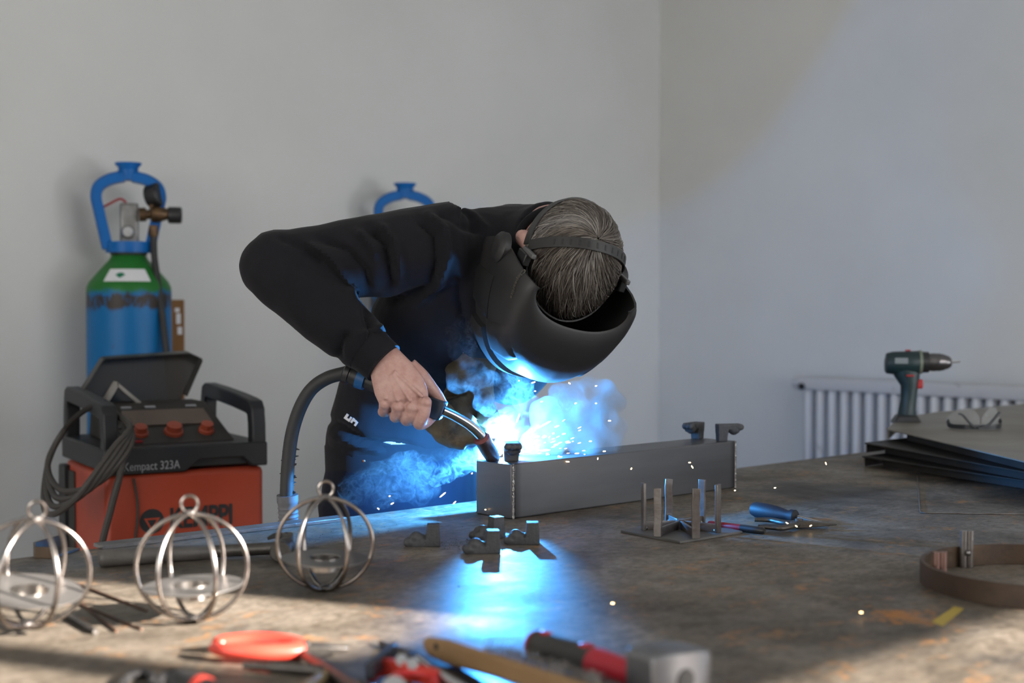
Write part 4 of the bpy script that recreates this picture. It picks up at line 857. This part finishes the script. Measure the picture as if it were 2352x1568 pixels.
# ------------------------------------------------------------------ stack of folded sheets, drill, glasses
SHT = mat('grey_sheet', (.24, .225, .19), .5, .15, (.16, .14, .11), 5, .1, 30); SHD = mat('shaded_sheet', (.018, .017, .016), .6, .2, (.03, .027, .024), 10)  # the near-black sheet has the shade under and between the sheets in its colour
cnr = [(1980, 1047, .022, -65), (1985, 1016, .022, -74), (2036, 984, .024, -84)]
for k, (x, y, hh, ang) in enumerate(cnr):
    top = (TT + .024, TT + .048, TT + .0745)[k]; c = G(x, y, top); dA = Vector((math.cos(math.radians(ang)), math.sin(math.radians(ang)), 0)); o_ = c - Vector((0, 0, hh))
    st = thing('folded_sheet', o_, ('lowest folded steel sheet of the stack under the drill', 'middle folded steel sheet of the stack under the drill', 'topmost folded steel sheet carrying the drill and glasses')[k], 'metal sheet', 0, 'stack of folded sheets')
    bk_ = [G(2070, 957, top) - c, G(2160, 945, top) - c] if k == 2 else [U * .12]
    pl = [Vector((0, 0, 0))] + bk_ + [bk_[-1] + U * .55, bk_[-1] + U * .55 + dA * .8, dA * .85]
    pl = [Vector((q.x, q.y, 0)) for q in pl]
    MB().prism([q + Vector((0, 0, hh - .003)) for q in pl], [q + Vector((0, 0, hh)) for q in pl]).build('panel', SHT if k == 2 else SHD, st, bevel=.0008)
    def flange(p0, p1, m_, nm, ins):
        d = (p1 - p0).normalized(); s_ = Vector((-d.y, d.x, 0)); s_ = s_ if s_.dot(Vector((1, 0, 0))) > 0 or nm != 'front_flange' else -s_
        p0, p1 = p0 + s_ * ins, p1 + s_ * ins; q = [p0, p1, p1 + s_ * .003, p0 + s_ * .003]
        MB().prism(q, [e + Vector((0, 0, hh - .0032)) for e in q]).build(nm, m_, st)
    flange(pl[1] * .04, pl[1] * .96, SHT if k == 2 else RAW, 'back_flange', -.004); flange(dA * .02 + Vector((.004, 0, 0)), dA * .84, SHD, 'front_flange', .035)
    flange(pl[-3] * .98, pl[-2] * .98, SHD, 'side_flange', -.01)
ZS = TT + .0745
GRN = mat('drill_green', (.010, .030, .032), .45, 0, (.007, .020, .024), 12); DRED = mat('drill_red', (.42, .02, .02), .45)
dbase = G(2085, 968, ZS); dl = thing('cordless_drill', dbase, 'dark green cordless drill standing upright on the stacked sheets', 'drill', -.12)
k_ = dbase.y / F; 
def dp(x, y): return Vector(((x - 2085) * k_, 0, (968 - y) * k_))
MB().prism([dp(2048, 972) + Vector((0, -.03, 0)), dp(2112, 968) + Vector((0, -.03, 0)), dp(2112, 968) + Vector((0, .03, 0)), dp(2048, 972) + Vector((0, .03, 0))], [dp(2060, 952) + Vector((0, -.026, 0)), dp(2103, 952) + Vector((0, -.026, 0)), dp(2103, 952) + Vector((0, .026, 0)), dp(2060, 952) + Vector((0, .026, 0))]).build('battery', BLACKP, dl, bevel=.004)
ry = Vector((0, .020, 0))
MB().ell([(dp(2082, 956), Vector((.022, 0, 0)), ry * 1.1), (dp(2083, 940), Vector((.020, 0, 0)), ry * .85), (dp(2086, 915), Vector((.0185, 0, 0)), ry * .8), (dp(2088, 885), Vector((.0205, 0, 0)), ry * .9), (dp(2082, 862), Vector((.030, 0, 0)), ry * 1.1), (dp(2078, 842), Vector((.034, 0, 0)), ry * 1.1)], 20).build('grip', GRN, dl)
mot = MB(); mot.ell([(dp(2033, 838), Vector((0, 0, .016)), ry * .8), (dp(2036, 834), Vector((0, 0, .024)), ry * 1.2), (dp(2050, 833), Vector((0, 0, .027)), ry * 1.35), (dp(2090, 833), Vector((0, 0, .028)), ry * 1.4), (dp(2112, 831), Vector((0, 0, .027)), ry * 1.35), (dp(2118, 831), Vector((0, 0, .023)), ry * 1.15)], 24)
mot.build('motor_housing', GRN, dl)
MB().ell([(dp(2108, 831), Vector((0, 0, .0282)), ry * 1.42), (dp(2115, 831), Vector((0, 0, .0275)), ry * 1.38)], 24).build('torque_ring', mat('pale_green_ring', (.16, .18, .13), .5), dl)
MB().ell([(dp(2116, 831), Vector((0, 0, .025)), ry * 1.25), (dp(2130, 831), Vector((0, 0, .0245)), ry * 1.2)], 24).build('collar', BLACKP, dl)
mm_ = Matrix.Translation(dp(2130, 831)) @ Matrix.Rotation(math.pi / 2, 4, 'Y'); 
MB().lathe([(.001, 0), (.0205, 0), (.0215, .012), (.0205, .022), (.0215, .024), (.0195, .032), (.0195, .034), (.0165, .041), (.016, .044), (.0115, .051), (.008, .053), (.001, .053)], 28, mm_).build('chuck', mat('chuck_steel', (.16, .15, .15), .25, .9), dl)
MB().tube([dp(2180, 831), dp(2201, 829)], .0022, 8).build('drill_bit', CHROME, dl)
MB().box(dp(2110, 881) + Vector((0, 0, 0)), (.016, .02, .022)).build('trigger', DRED, dl, bevel=.004)
MB().box(dp(2086, 861) + Vector((0, -.0245, 0)), (.018, .004, .004)).build('direction_switch', DRED, dl, bevel=.001); MB().box(dp(2084, 804), (.012, .01, .003)).build('top_tab', DRED, dl, bevel=.001)
MB().box(dp(2066, 827) + Vector((0, -.0272, 0)), (.030, .0015, .014)).build('name_plate', mat('faded_plate', (.22, .24, .24), .35), dl, bevel=.0005)
# safety glasses, upside down
gb = G(2248, 986, ZS); sg = thing('safety_glasses', gb, 'clear safety glasses with dark temples folded on the topmost sheet', 'glasses', .05); kg = gb.y / F
LENS = clear('clear_lens', (.6, .63, .65), .13, .05)
def gp(x, y, yy=0): return Vector(((x - 2248) * kg, yy, (986 - y) * kg))
le = MB(); 
for s in (-1, 1):
    cols = []
    for i in range(13):
        t_ = i / 12; x = 2248 + s * lerp(3, 62, t_); topy = 975 - 40 * math.sin(math.pi * min(1, .12 + t_ * .8)) ** .8; yy = .045 * t_ ** 2 - .012
        cols.append((gp(x, 983, yy), gp(x, topy, yy)))
    o = len(le.v)
    for b0, b1 in cols: le.v += [b0, b1, b1 + Vector((0, .0016, 0)), b0 + Vector((0, .0016, 0))]
    for i in range(12):
        for e in range(4): r = (e + 1) % 4; le.f.append((o + 4 * i + e, o + 4 * i + r, o + 4 * i + 4 + r, o + 4 * i + 4 + e))
    le.f += [(o, o + 1, o + 2, o + 3), (o + 48, o + 51, o + 50, o + 49)]
le.build('lens_shield', LENS, sg)
GD = mat('glasses_frame', (.02, .022, .026), .4)
MB().sweep(bez([gp(2187, 968, .032), gp(2190, 979, .02), gp(2215, 979, -.012), gp(2248, 979, -.018), gp(2285, 979, -.012), gp(2308, 977, .02), gp(2310, 966, .032)], 5), [(-.0015, -.005), (.0015, -.005), (.0015, .005), (-.0015, .005)], (0, 0, 1)).build('frame_bar', GD, sg)
for s, pts in ((-1, [(2194, 948), (2204, 952), (2222, 972), (2240, 980), (2262, 981)]), (1, [(2286, 944), (2277, 955), (2264, 970), (2250, 978), (2236, 981)])): MB().sweep(bez([gp(x, y, -.022 - .004 * s) for x, y in pts], 4), [(-.002, -.0035), (.002, -.0035), (.002, .0035), (-.002, .0035)], (0, 1, 0)).build('temple', GD, sg)
# ------------------------------------------------------------------ steel ring with pegs
RUST = mat('rusty_band', (.055, .036, .026), .5, .4, (.10, .062, .035), 18, .3, 90); rc = Vector((.669, 1.76, TT))
rg = thing('steel_ring', rc, 'rusty flat bar ring with two short pegs inside, near the yellow tape', 'ring')
MB().lathe([(.151, 0), (.156, 0), (.156, .0275), (.151, .0275), (.151, 0)], 96).build('band', RUST, rg, bevel=.0006)
for (x, y, Y, top, m_) in ((2158, 1335, 1.765, 1267, mat('copper_peg', (.24, .14, .115), .4, .7)), (2220, 1306, 1.888, 1218, RAW)):
    b0 = P(x, y, Y); b0.z = TT; tz = P(x, top, Y).z; pg = MB(); 
    for dx in (-.0042, .0042): pg.tube([b0 + Vector((dx, 0, .0005)), Vector((b0.x + dx, b0.y, tz))], .0048, 14)
    po = wbuild(pg, 'peg', m_, rg); wbuild(MB().ball(b0 + Vector((0, -.006, (tz - TT) * .42)), .004, 8), 'tack_weld', BEAD, rg)
tp_ = [G(2140, 1428), G(2165, 1438), G(2214, 1398), G(2192, 1393)]
tag(wbuild(MB().prism([k for k in tp_], [k + Vector((0, 0, .0006)) for k in tp_]), 'yellow_tape', mat('yellow_tape', (.38, .27, .04), .6), None, tp_[0]), 'short strip of yellow tape stuck to the table', 'tape')
# ------------------------------------------------------------------ along the far edge: flat bar, claw hammer, angle bracket
BAR = mat('pitted_bar', (.17, .16, .155), .42, .5, (.11, .10, .09), 30, .5, 120)
a, b_ = G(236, 1262), G(800, 1196)
dv = (b_ - a).normalized(); sd = Vector((-dv.y, dv.x, 0)); q = [a, b_, b_ + sd * .032, a + sd * .032]
tag(wbuild(MB().prism(q, [k + Vector((0, 0, .006)) for k in q]), 'flat_bar', BAR, None, a, bevel=.0008), 'long flat steel bar lying along the table\'s far edge', 'steel bar')
ga, gb_, gc = G(226, 1282, TT + .012), G(492, 1266, TT + .010), G(640, 1258, TT + .015)
hmr = thing('claw_hammer', Vector((ga.x, ga.y, TT)), 'claw hammer with grey rubber grip lying near the table\'s far edge', 'hammer')
GRIP = mat('grey_rubber_grip', (.075, .068, .062), .5, 0, (.11, .10, .09), 30, .4, 200)
wbuild(MB().tube([ga, ga.lerp(gb_, .012), ga.lerp(gb_, .05), ga.lerp(gb_, .5), ga.lerp(gb_, .97), gb_], [.008, .0105, .0122, .0112, .0108, .0085], 20), 'grip', GRIP, hmr)
wbuild(MB().tube([gb_, gb_.lerp(gc, .9), gc], [.0088, .0088, .0095], 16), 'shaft', PL, hmr)
hdv = (gc - gb_).normalized(); hs_ = Vector((hdv.y, -hdv.x, 0)); hc = gc + hdv * .008
wbuild(MB().tube([hc - hs_ * .012, hc + hs_ * .010, hc + hs_ * .016, hc + hs_ * .018, hc + hs_ * .034, hc + hs_ * .036], [.0125, .0125, .0095, .0135, .0145, .013], 24), 'striking_head', PL, hmr)
for k in (-1, 1): wbuild(MB().sweep(bez([hc, hc - hs_ * .028 + Vector((0, 0, .008)) + hdv * .004 * k, hc - hs_ * .048 + Vector((0, 0, .010)) + hdv * (.007 * k) - hdv * .012, hc - hs_ * .062 + Vector((0, 0, .004)) + hdv * (.008 * k) - hdv * .026], 4), [(-.0035, -.006), (.0035, -.006), (.0035, .006), (-.0035, .006)], (0, 0, 1), False, [1.4 - .09 * i for i in range(13)]), 'claw', PL, hmr)
ab = G(112, 1278); an_ = thing('angle_bracket', ab, 'small dark angle iron offcut on the table edge behind the cut-off lantern', 'offcut', TH - 1.0)
MB().box((0, .02, .002), (.030, .07, .004)).build('flange', DKSTEEL, an_, bevel=.0008); MB().box((-.013, .02, .012), (.004, .07, .02)).build('flange', DKSTEEL, an_, bevel=.0008); MB().box((.002, -.014, .008), (.028, .004, .016)).build('end_plate', RUST, an_, bevel=.0008)
# thin rods by the lanterns
RROD = mat('rusty_rod', (.11, .055, .03), .6, .3, (.06, .035, .025), 30)
for (p0, p1, r, m_, lb) in (((156, 1333), (338, 1402), .0016, RROD, 'long thin rusty rod running between two lanterns'), ((176, 1378), (268, 1449), .0016, RROD, 'short rusty rod lying beside the thick black rod'), ((178, 1386), (326, 1445), .0014, RROD, 'thin rusty rod pointing at the middle lantern\'s foot'), ((148, 1410), (220, 1450), .0032, PL, 'thick black rod with a bright cut end')):
    a, b_ = G(*p0, TT + r), G(*p1, TT + r); tag(wbuild(MB().tube([a, a.lerp(b_, .33) + Vector((0, .001, 0)), a.lerp(b_, .66), b_], r, 8), 'steel_rod', m_, None, a), lb, 'rod', 'loose rods by the lanterns')
# ------------------------------------------------------------------ foreground tools
PRED = mat('bright_red_grip', (.62, .055, .035), .35)
def GZ(x, y, z): return G(x, y, TT + z)
pv, tp = GZ(700, 1492, .009), GZ(800, 1489, .008)
pliers('pliers', 'pliers with bright red plastic handles in the sun', [[pv, GZ(660, 1476, .011), GZ(590, 1468, .012), GZ(520, 1472, .012), GZ(497, 1478, .011)], [pv, GZ(655, 1496, .010), GZ(590, 1496, .012), GZ(520, 1493, .012), GZ(495, 1487, .011)]], pv, tp, .0115, PRED, jawr=.007)
a, b_ = GZ(395, 1562, .012), GZ(505, 1600, .012); t = thing('screwdriver', Vector((a.x, a.y, TT)), 'black and red screwdriver handle cut by the bottom of the photo', 'screwdriver')
wbuild(MB().tube([a, a.lerp(b_, .1), a.lerp(b_, .45), a.lerp(b_, .8), b_], [.006, .0115, .0138, .0115, .009], 20), 'handle', BLACKR, t)
wbuild(MB().tube([a.lerp(b_, .60), a.lerp(b_, .70)], [.0138, .0134], 20), 'red_band', PRED, t); wbuild(MB().tube([b_, b_ + (b_ - a) * 1.6], .003, 10), 'shaft', CHROME, t)
# small dark hook and bracket scraps
for (pts, r, lb) in (([(285, 1568), (300, 1552), (330, 1545), (352, 1556), (345, 1574)], .0042, 'small dark bent hook beside the bottom edge'), ([(362, 1570), (380, 1550), (405, 1547), (415, 1562)], .0045, 'black cable scrap next to the dark bent hook')):
    q = bez([GZ(x, y, r) for x, y in pts], 5); tag(wbuild(MB().tube(q, r, 10), 'metal_scrap', BLACKR, None, q[0]), lb, 'scrap', 'dark scraps by the pliers')
# punches and sticks under the pliers
for (p0, p1, r0, r1, m_, lb, cat) in (((560, 1527), (740, 1540), .0035, .0055, PL, 'grey steel punch lying below the red pliers', 'punch'), ((688, 1496), (850, 1592), .0055, .0075, PL, 'dark steel chisel slanting past the red pliers', 'chisel'), ((762, 1541), (690, 1590), .0045, .006, mat('pale_wood', (.30, .22, .11), .6, 0, (.22, .15, .07), 60), 'pale wooden stick end under the steel chisel', 'stick')):
    a, b_ = GZ(*p0, max(r0, r1)), GZ(*p1, max(r0, r1)); nm = cat if cat != 'stick' else 'wooden_stick'
    t = thing(nm, Vector((a.x, a.y, TT)), lb, cat); wbuild(MB().tube([a, a.lerp(b_, .3), a.lerp(b_, .36), b_], [r0, r0, r1, r1], 6 if cat == 'chisel' else 12), 'shank', m_, t); wbuild(MB().tube([b_, b_ + (b_ - a).normalized() * .01], [r1 * 1.1, r1 * .9], 12), 'butt', m_, t)
# red screw clamp with dark lever
t = thing('screw_clamp', GZ(900, 1560, 0), 'red and black screw clamp with silver bolts at the bottom edge', 'clamp')
wbuild(MB().sweep(bez([GZ(848, 1545, .012), GZ(856, 1535, .016), GZ(905, 1490, .018)], 4), [(-.004, -.007), (.004, -.007), (.004, .007), (-.004, .007)], (0, 0, 1)), 'lever', mat('dark_blue_grip', (.022, .025, .035), .4), t, bevel=.002)
wbuild(MB().sweep(bez([GZ(850, 1548, .010), GZ(870, 1532, .012), GZ(920, 1536, .012), GZ(985, 1553, .012), GZ(1002, 1560, .010)], 4), [(-.004, -.008), (.004, -.008), (.004, .008), (-.004, .008)], (0, 0, 1)), 'body', PRED, t, bevel=.002)
wbuild(MB().tube(bez([GZ(895, 1575, .012), GZ(908, 1552, .014), GZ(940, 1545, .014), GZ(995, 1552, .014), GZ(998, 1575, .012)], 4), .0035, 10), 'wire_bail', mat('red_wire', (.60, .03, .03), .4), t)
for x, y in ((922, 1515), (948, 1524)): wbuild(MB().tube([GZ(x, y, .004), GZ(x, y, .022)], [.0065, .006], 6), 'bolt', CHROME, t)
wbuild(MB().tube([GZ(962, 1510, .012), GZ(1000, 1545, .012)], .0035, 10), 'screw', CHROME, t); wbuild(MB().tube([GZ(1000, 1545, .012), GZ(1075, 1590, .010)], .006, 12), 'sleeve', CHROME, t)
wbuild(MB().tube([GZ(905, 1580, .012), GZ(905, 1580, .016)], .011, 20), 'washer', CHROME, t)
# dark file with a shiny edge under the brush
a, b_ = GZ(930, 1498, .003), GZ(1300, 1640, .003); dv = (b_ - a).normalized(); sd = Vector((-dv.y, dv.x, 0)) * .014
t = thing('flat_file', a - Vector((0, 0, .003)), 'dark flat file lying under the wire brush', 'file')
wbuild(MB().prism([a + sd * .5 - Vector((0, 0, .003)), b_ + sd - Vector((0, 0, .003)), b_ - sd - Vector((0, 0, .003)), a - sd * .5 - Vector((0, 0, .003))], [a + sd * .5 + Vector((0, 0, .003)), b_ + sd + Vector((0, 0, .003)), b_ - sd + Vector((0, 0, .003)), a - sd * .5 + Vector((0, 0, .003))]), 'blade', mat('file_steel', (.045, .045, .05), .3, .8), t, bevel=.001)
wbuild(MB().tube([a - dv * .05, a - dv * .045, a - dv * .01, a + dv * .004], [.002, .003, .004, .005], 10), 'tang', PL, t)
# wire brush on its side
WOOD = mat('brush_wood', (.30, .185, .085), .6, 0, (.21, .12, .05), 8, .1, 60, (1, 1, 1))
a, b_ = GZ(985, 1480, .018), GZ(1400, 1618, .018); dv = (b_ - a).normalized(); sd = Vector((-dv.y, dv.x, 0)); up = Vector((0, 0, 1)); L = (b_ - a).length
t = thing('wire_brush', Vector((a.x, a.y, TT)), 'wooden wire brush with a curved handle in the foreground', 'brush')
pr_ = [(0, .005, .002), (.01, .0095, .001), (.04, .0122, .001), (.08, .0112, .002), (.11, .0105, .003), (L - .02, .0105, .003), (L - .004, .008, .003), (L, .005, .003)]
hdm = MB(); 
for (x, hw, z) in pr_: hdm.v += [a + dv * x + sd * .008 + up * (z - hw), a + dv * x - sd * .008 + up * (z - hw), a + dv * x - sd * .008 + up * (z + hw), a + dv * x + sd * .008 + up * (z + hw)]
for i in range(len(pr_) - 1):
    for e in range(4): r = (e + 1) % 4; hdm.f.append((4 * i + e, 4 * i + r, 4 * i + 4 + r, 4 * i + 4 + e))
hdm.f += [(3, 2, 1, 0), tuple(4 * (len(pr_) - 1) + e for e in range(4))]
wbuild(hdm, 'handle', WOOD, t, bevel=.003); hp_ = a + dv * .024 - sd * .0078 + up * .004
wbuild(MB().tube([hp_, hp_ - sd * .0006], .0035, 14), 'hanging_hole', INNER, t)
br = MB()
for i in range(70):
    for j in range(4):
        x = lerp(.095, L - .012, i / 69) + random.uniform(-.001, .001); zz = up * (-.004 + .0045 * j); q0 = a + dv * x + sd * .006 + zz + up * .002; k = sd * random.uniform(.016, .024) + dv * random.uniform(-.006, .006) + up * random.uniform(-.004, .004); br.tube([q0, q0 + k], [.0005, .0004], 4)
        q0 = a + dv * x - sd * .0078 + up * (.0132 - .0004 * j); 
        if j < 2: br.tube([q0 + sd * .004, q0 + sd * (.004 + .006 * j) + up * random.uniform(.005, .013) + dv * random.uniform(-.004, .004)], [.0006, .0004], 4)
wbuild(br, 'bristles', mat('brush_wire', (.15, .14, .13), .4, .8), t, smooth=0)['kind'] = 'stuff'
# club hammer
a, b_ = GZ(1232, 1480, .0165), GZ(1476, 1556, .0165); dv = (b_ - a).normalized()
t = thing('club_hammer', Vector((a.x, a.y, TT)), 'club hammer with red and black handle and grey head nearest the camera', 'hammer')
HB_ = mat('black_grip', (.028, .027, .026), .55, 0, (.035, .033, .03), 20, .3, 160); HR_ = mat('hammer_red', (.40, .015, .03), .4)
wbuild(MB().tube([a, a + dv * .006, a.lerp(b_, .3), a.lerp(b_, .56), a.lerp(b_, .6)], [.0145, .0158, .0145, .0150, .0135], 24), 'grip', HB_, t)
wbuild(MB().tube([a - dv * .003, a - dv * .001, a + dv * .004], [.010, .0145, .0162], 24), 'end_cap', HR_, t)
wbuild(MB().tube([a.lerp(b_, .57), a.lerp(b_, .6), a.lerp(b_, .8), b_ + dv * .02], [.0145, .0152, .0128, .0115], 24), 'red_neck', HR_, t)
for k in (.10, .50): wbuild(MB().ball(a.lerp(b_, k) + Vector((0, 0, .0125)) - Vector((0, 0, 0)), (.012, .007, .004), 10, Matrix((dv, Vector((-dv.y, dv.x, 0)), up)).transposed()), 'red_inlay', HR_, t)
hx = dv; hy = Vector((-dv.y, dv.x, 0)); hc = b_ + dv * .035; hc.z = TT + .026
hm_ = MB()
for k, (o, w_, h_) in enumerate(((-.036, .018, .023), (-.032, .020, .0255), (.012, .020, .0255), (.034, .017, .021), (.038, .013, .016))): hm_.v += [hc + hy * o * 1.0 + hx * w_ * x + up * (h_ * z) for x, z in ((-1, -1), (1, -1), (1, 1), (-1, 1))]
for i in range(4):
    for e in range(4): r = (e + 1) % 4; hm_.f.append((4 * i + e, 4 * i + r, 4 * i + 4 + r, 4 * i + 4 + e))
hm_.f += [(3, 2, 1, 0), (16, 17, 18, 19)]
hdo = wbuild(hm_, 'head', mat('forged_grey', (.20, .20, .21), .38, .7, (.15, .15, .16), 20, .1, 80), t, bevel=.003)
wbuild(MB().tube([hc + hx * .0195 + up * .0, hc + hx * .0212], [.0105, .0098], 24), 'handle_eye', BLACKP, t)
# specks of weld spatter and grit on the plate
sp = MB()
for i in range(420):
    if i < 170: x, y = random.gauss(690, 130), random.uniform(1195, 1265)
    elif i < 260: x, y = random.gauss(1050, 40), random.gauss(1250, 6)
    elif i < 330: x, y = random.uniform(0, 500), random.uniform(1275, 1420)
    else: x, y = random.uniform(200, 2300), random.uniform(1190, 1540)
    p_ = G(x, y); d = p_.dot(N)
    if d > 1.885 or (d > 1.80 and 230 < x < 810): continue
    r = random.uniform(.0005, .0013); o = len(sp.v); sp.v += [p_ + Vector(k) * r for k in ((1, 0, .2), (0, 1, .2), (-1, 0, .2), (0, -1, .2), (0, 0, 1.2), (0, 0, 0))]
    sp.f += [(o, o + 1, o + 4), (o + 1, o + 2, o + 4), (o + 2, o + 3, o + 4), (o + 3, o, o + 4), (o + 1, o, o + 5), (o + 2, o + 1, o + 5), (o + 3, o + 2, o + 5), (o, o + 3, o + 5)]
sp_ = wbuild(sp, 'weld_spatter', mat('spatter', (.10, .095, .09), .4, .6), None, R(1.2, 1.4, TT)); tag(sp_, 'fine weld spatter and grit scattered on the table', 'spatter', None, 'stuff')
# ------------------------------------------------------------------ welding smoke: real volumes lit by the arc
def smoke_mat(name, dens, scale, wisp, lo, hi, soft=.0, off=(0, 0, 0), aniso=.15, step=.32):
    m = bpy.data.materials.new(name); m.use_nodes = True; nt = m.node_tree; nt.nodes.clear(); l = nt.links
    out = nt.nodes.new('ShaderNodeOutputMaterial'); vs = nt.nodes.new('ShaderNodeVolumeScatter'); vs.inputs['Color'].default_value = (.93, .96, 1, 1); vs.inputs['Anisotropy'].default_value = aniso
    f1 = tex(nt, scale, 3, .55, 1.6, None, 'Object', off); f2 = tex(nt, scale * .45, 2, .5, .8, None, 'Object', (off[0] + 3, off[1], off[2] + 1))
    def mth(op, a, b=None):
        n = nt.nodes.new('ShaderNodeMath'); n.operation = op
        for i, x in enumerate((a, b)):
            if x is None: continue
            if hasattr(x, 'links'): l.new(x, n.inputs[i])
            else: n.inputs[i].default_value = x
        return n.outputs[0]
    # thin curling sheets: where the noise passes its middle value
    ridge = mth('POWER', mth('SUBTRACT', 1.0, mth('MINIMUM', mth('MULTIPLY', mth('ABSOLUTE', mth('SUBTRACT', f1, .5)), 5.0 if wisp < .9 else 9.0), 1.0)), 3.0)
    mr = nt.nodes.new('ShaderNodeMapRange'); mr.inputs[1].default_value = lo; mr.inputs[2].default_value = hi; l.new(f2, mr.inputs[0])
    d = mth('ADD', mth('MULTIPLY', ridge, wisp), mth('MULTIPLY', mr.outputs[0], 1 - wisp * .9))
    d = mth('MULTIPLY', mth('MULTIPLY', d, mth('ADD', mr.outputs[0], soft)), dens)
    l.new(d, vs.inputs['Density']); l.new(vs.outputs[0], out.inputs['Volume']); m.cycles.volume_step_rate = step; return m
def smoke(name, blobs, m, label, voxel=.005):
    mb = MB(); c0 = Vector((0, 0, 0))
    for x, y, r, Y in blobs:
        p_ = P(x, y, Y); c0 += p_ / len(blobs); rr = r * Y / F; mb.ball(p_, (rr, rr, rr), 10)
    mb.v = [q - c0 for q in mb.v]
    me = solid(mb, name, voxel, 3); c_ = np.array([v.co for v in me.vertices]); n_ = np.array([v.normal for v in me.vertices])
    c_ += n_ * np.array([noise.noise(Vector(v) * 45) * .006 for v in c_])[:, None]; me.vertices.foreach_set('co', c_.ravel().astype(np.float32)); me.update()
    o = place(me, name, m, None, c0); return tag(o, label, 'smoke', None, 'stuff')
smoke('smoke_cloud', [(1284, 907, 27, 2.50), (1322, 899, 28, 2.51), (1354, 884, 22, 2.52), (1381, 899, 32, 2.52), (1404, 924, 36, 2.53), (1420, 980, 26, 2.52), (1368, 970, 58, 2.51), (1317, 955, 52, 2.50), (1253, 950, 40, 2.48), (1266, 1000, 48, 2.47), (1343, 1010, 46, 2.49), (1385, 1028, 28, 2.51), (1404, 1005, 34, 2.51), (1225, 1020, 38, 2.46)],
      smoke_mat('smoke_cloud', 27, 34, .6, .24, .60, .12), 'pale blue billowing smoke cloud drifting over the beam')
smoke('smoke_plume', [(1160, 1018, 26, 2.385), (1172, 988, 36, 2.39), (1168, 950, 40, 2.40), (1204, 935, 40, 2.41), (1196, 972, 34, 2.40), (1150, 905, 30, 2.42), (1172, 875, 38, 2.42), (1158, 842, 32, 2.43), (1204, 890, 26, 2.43), (1225, 960, 28, 2.41)],
      smoke_mat('smoke_plume', 11, 42, 1.0, .32, .66, .04, (1, 5, 2)), 'bright white and blue smoke plume rising from the arc')
smoke('smoke_trail', [(1105, 1050, 34, 2.40), (1062, 1058, 36, 2.405), (1020, 1068, 42, 2.41), (984, 1066, 28, 2.42), (1002, 1092, 26, 2.41)],
      smoke_mat('smoke_trail', 17, 40, 1.0, .38, .68, .03, (7, 2, 4)), 'deep blue smoke trail curling left below the glove')
smoke('smoke_haze', [(930, 1095, 60, 2.43), (870, 1112, 58, 2.43), (815, 1125, 42, 2.42), (965, 1120, 46, 2.42)], smoke_mat('smoke_haze', 7, 36, 1.0, .40, .70, .02, (3, 1, 9)), 'faint blue smoke haze low in front of the jeans')
smoke('smoke_wisp', [(1085, 850, 36, 2.36), (1050, 875, 30, 2.36), (1115, 880, 38, 2.37), (1120, 920, 34, 2.37), (1062, 800, 36, 2.37), (1066, 745, 30, 2.38), (1040, 770, 28, 2.38)],
      smoke_mat('smoke_wisp', 10, 42, 1.0, .40, .68, .02, (2, 8, 1)), 'thin smoke wisps drifting up in front of the glove')
# ------------------------------------------------------------------ sparks
SPK = emit('spark_glow', (1, .62, .28), 14); SPK.cycles.emission_sampling = 'NONE'; bpy.data.materials['arc_plasma'].cycles.emission_sampling = 'NONE'
sk = MB(); L_ = [(1225, 878, .3, 10), (1192, 874, 0, 3), (1308, 880, -.6, 6), (1369, 886, .3, 5), (1229, 898, 0, 4), (1244, 922, .2, 5), (1322, 926, .4, 5), (1369, 926, 0, 4), (1279, 979, .4, 11), (1271, 995, .3, 5), (1295, 996, .2, 8), (1232, 1003, .4, 8), (1277, 1021, .1, 10), (1305, 1016, .1, 11), (1356, 1013, .1, 6), (1253, 1033, .1, 11), (1325, 1041, .1, 10), (1286, 1049, .05, 11), (1388, 1036, .1, 7), (1221, 1068, .1, 10), (1304, 1060, -.1, 8), (1373, 1053, 1.4, 5), (1165, 1073, -.6, 11), (1400, 966, 0, 7), (1084, 1087, .8, 4), (1017, 1136, .7, 18), (1044, 1154, .8, 9), (901, 1156, .5, 8), (869, 1168, -.6, 6), (895, 1139, .4, 4), (1115, 1170, 0, 4), (1153, 1165, 0, 5), (1584, 1062, 0, 6), (1590, 1072, -1.0, 8), (1897, 1064, -1.2, 7), (1688, 1126, 0, 4), (1780, 1120, .2, 5), (1808, 1201, -.6, 8), (1829, 1208, -.6, 6), (1862, 1207, .5, 6), (1978, 1406, 0, 7), (1407, 1385, 0, 7), (1450, 1076, 1, 5), (1247, 1070, .1, 7), (1216, 1010, .9, 30), (1230, 985, .9, 24), (1250, 975, .5, 34), (1190, 960, 1.2, 22), (1186, 1000, 1.1, 20), (1212, 1035, .3, 24)]
for x, y, a, ln in L_:
    Y = 2.36 if y < 1060 and x < 1500 else (G(x, y + 14).y if y > 1060 else 2.4); Y = min(Y, 2.42)
    d = Vector((math.cos(a), 0, math.sin(a))); k = Y / F; p_ = P(x, y, Y); sk.tube([p_ - d * ln * .5 * k, p_ - d * ln * .3 * k, p_ + d * ln * .3 * k, p_ + d * ln * .5 * k], [.3 * k, 1.3 * k, 1.3 * k, .3 * k], 6, (0, 1, 0))
for i in range(46):
    a = random.uniform(.02, .7); r = random.uniform(30, 190); x, y = 1165 + r * math.cos(a), 1050 - r * math.sin(a) * .8; Y = random.uniform(2.34, 2.42); k = Y / F; p_ = P(x, y, Y); d = Vector((math.cos(a), 0, math.sin(a))); ln = random.uniform(3, 11)
    sk.tube([p_ - d * ln * .5 * k, p_, p_ + d * ln * .5 * k], [.3 * k, random.uniform(.6, 1.1) * k, .3 * k], 5, (0, 1, 0))
tag(wbuild(sk, 'sparks', SPK, None, ARC), 'spray of tiny glowing orange sparks flying from the weld', 'sparks', None, 'stuff')
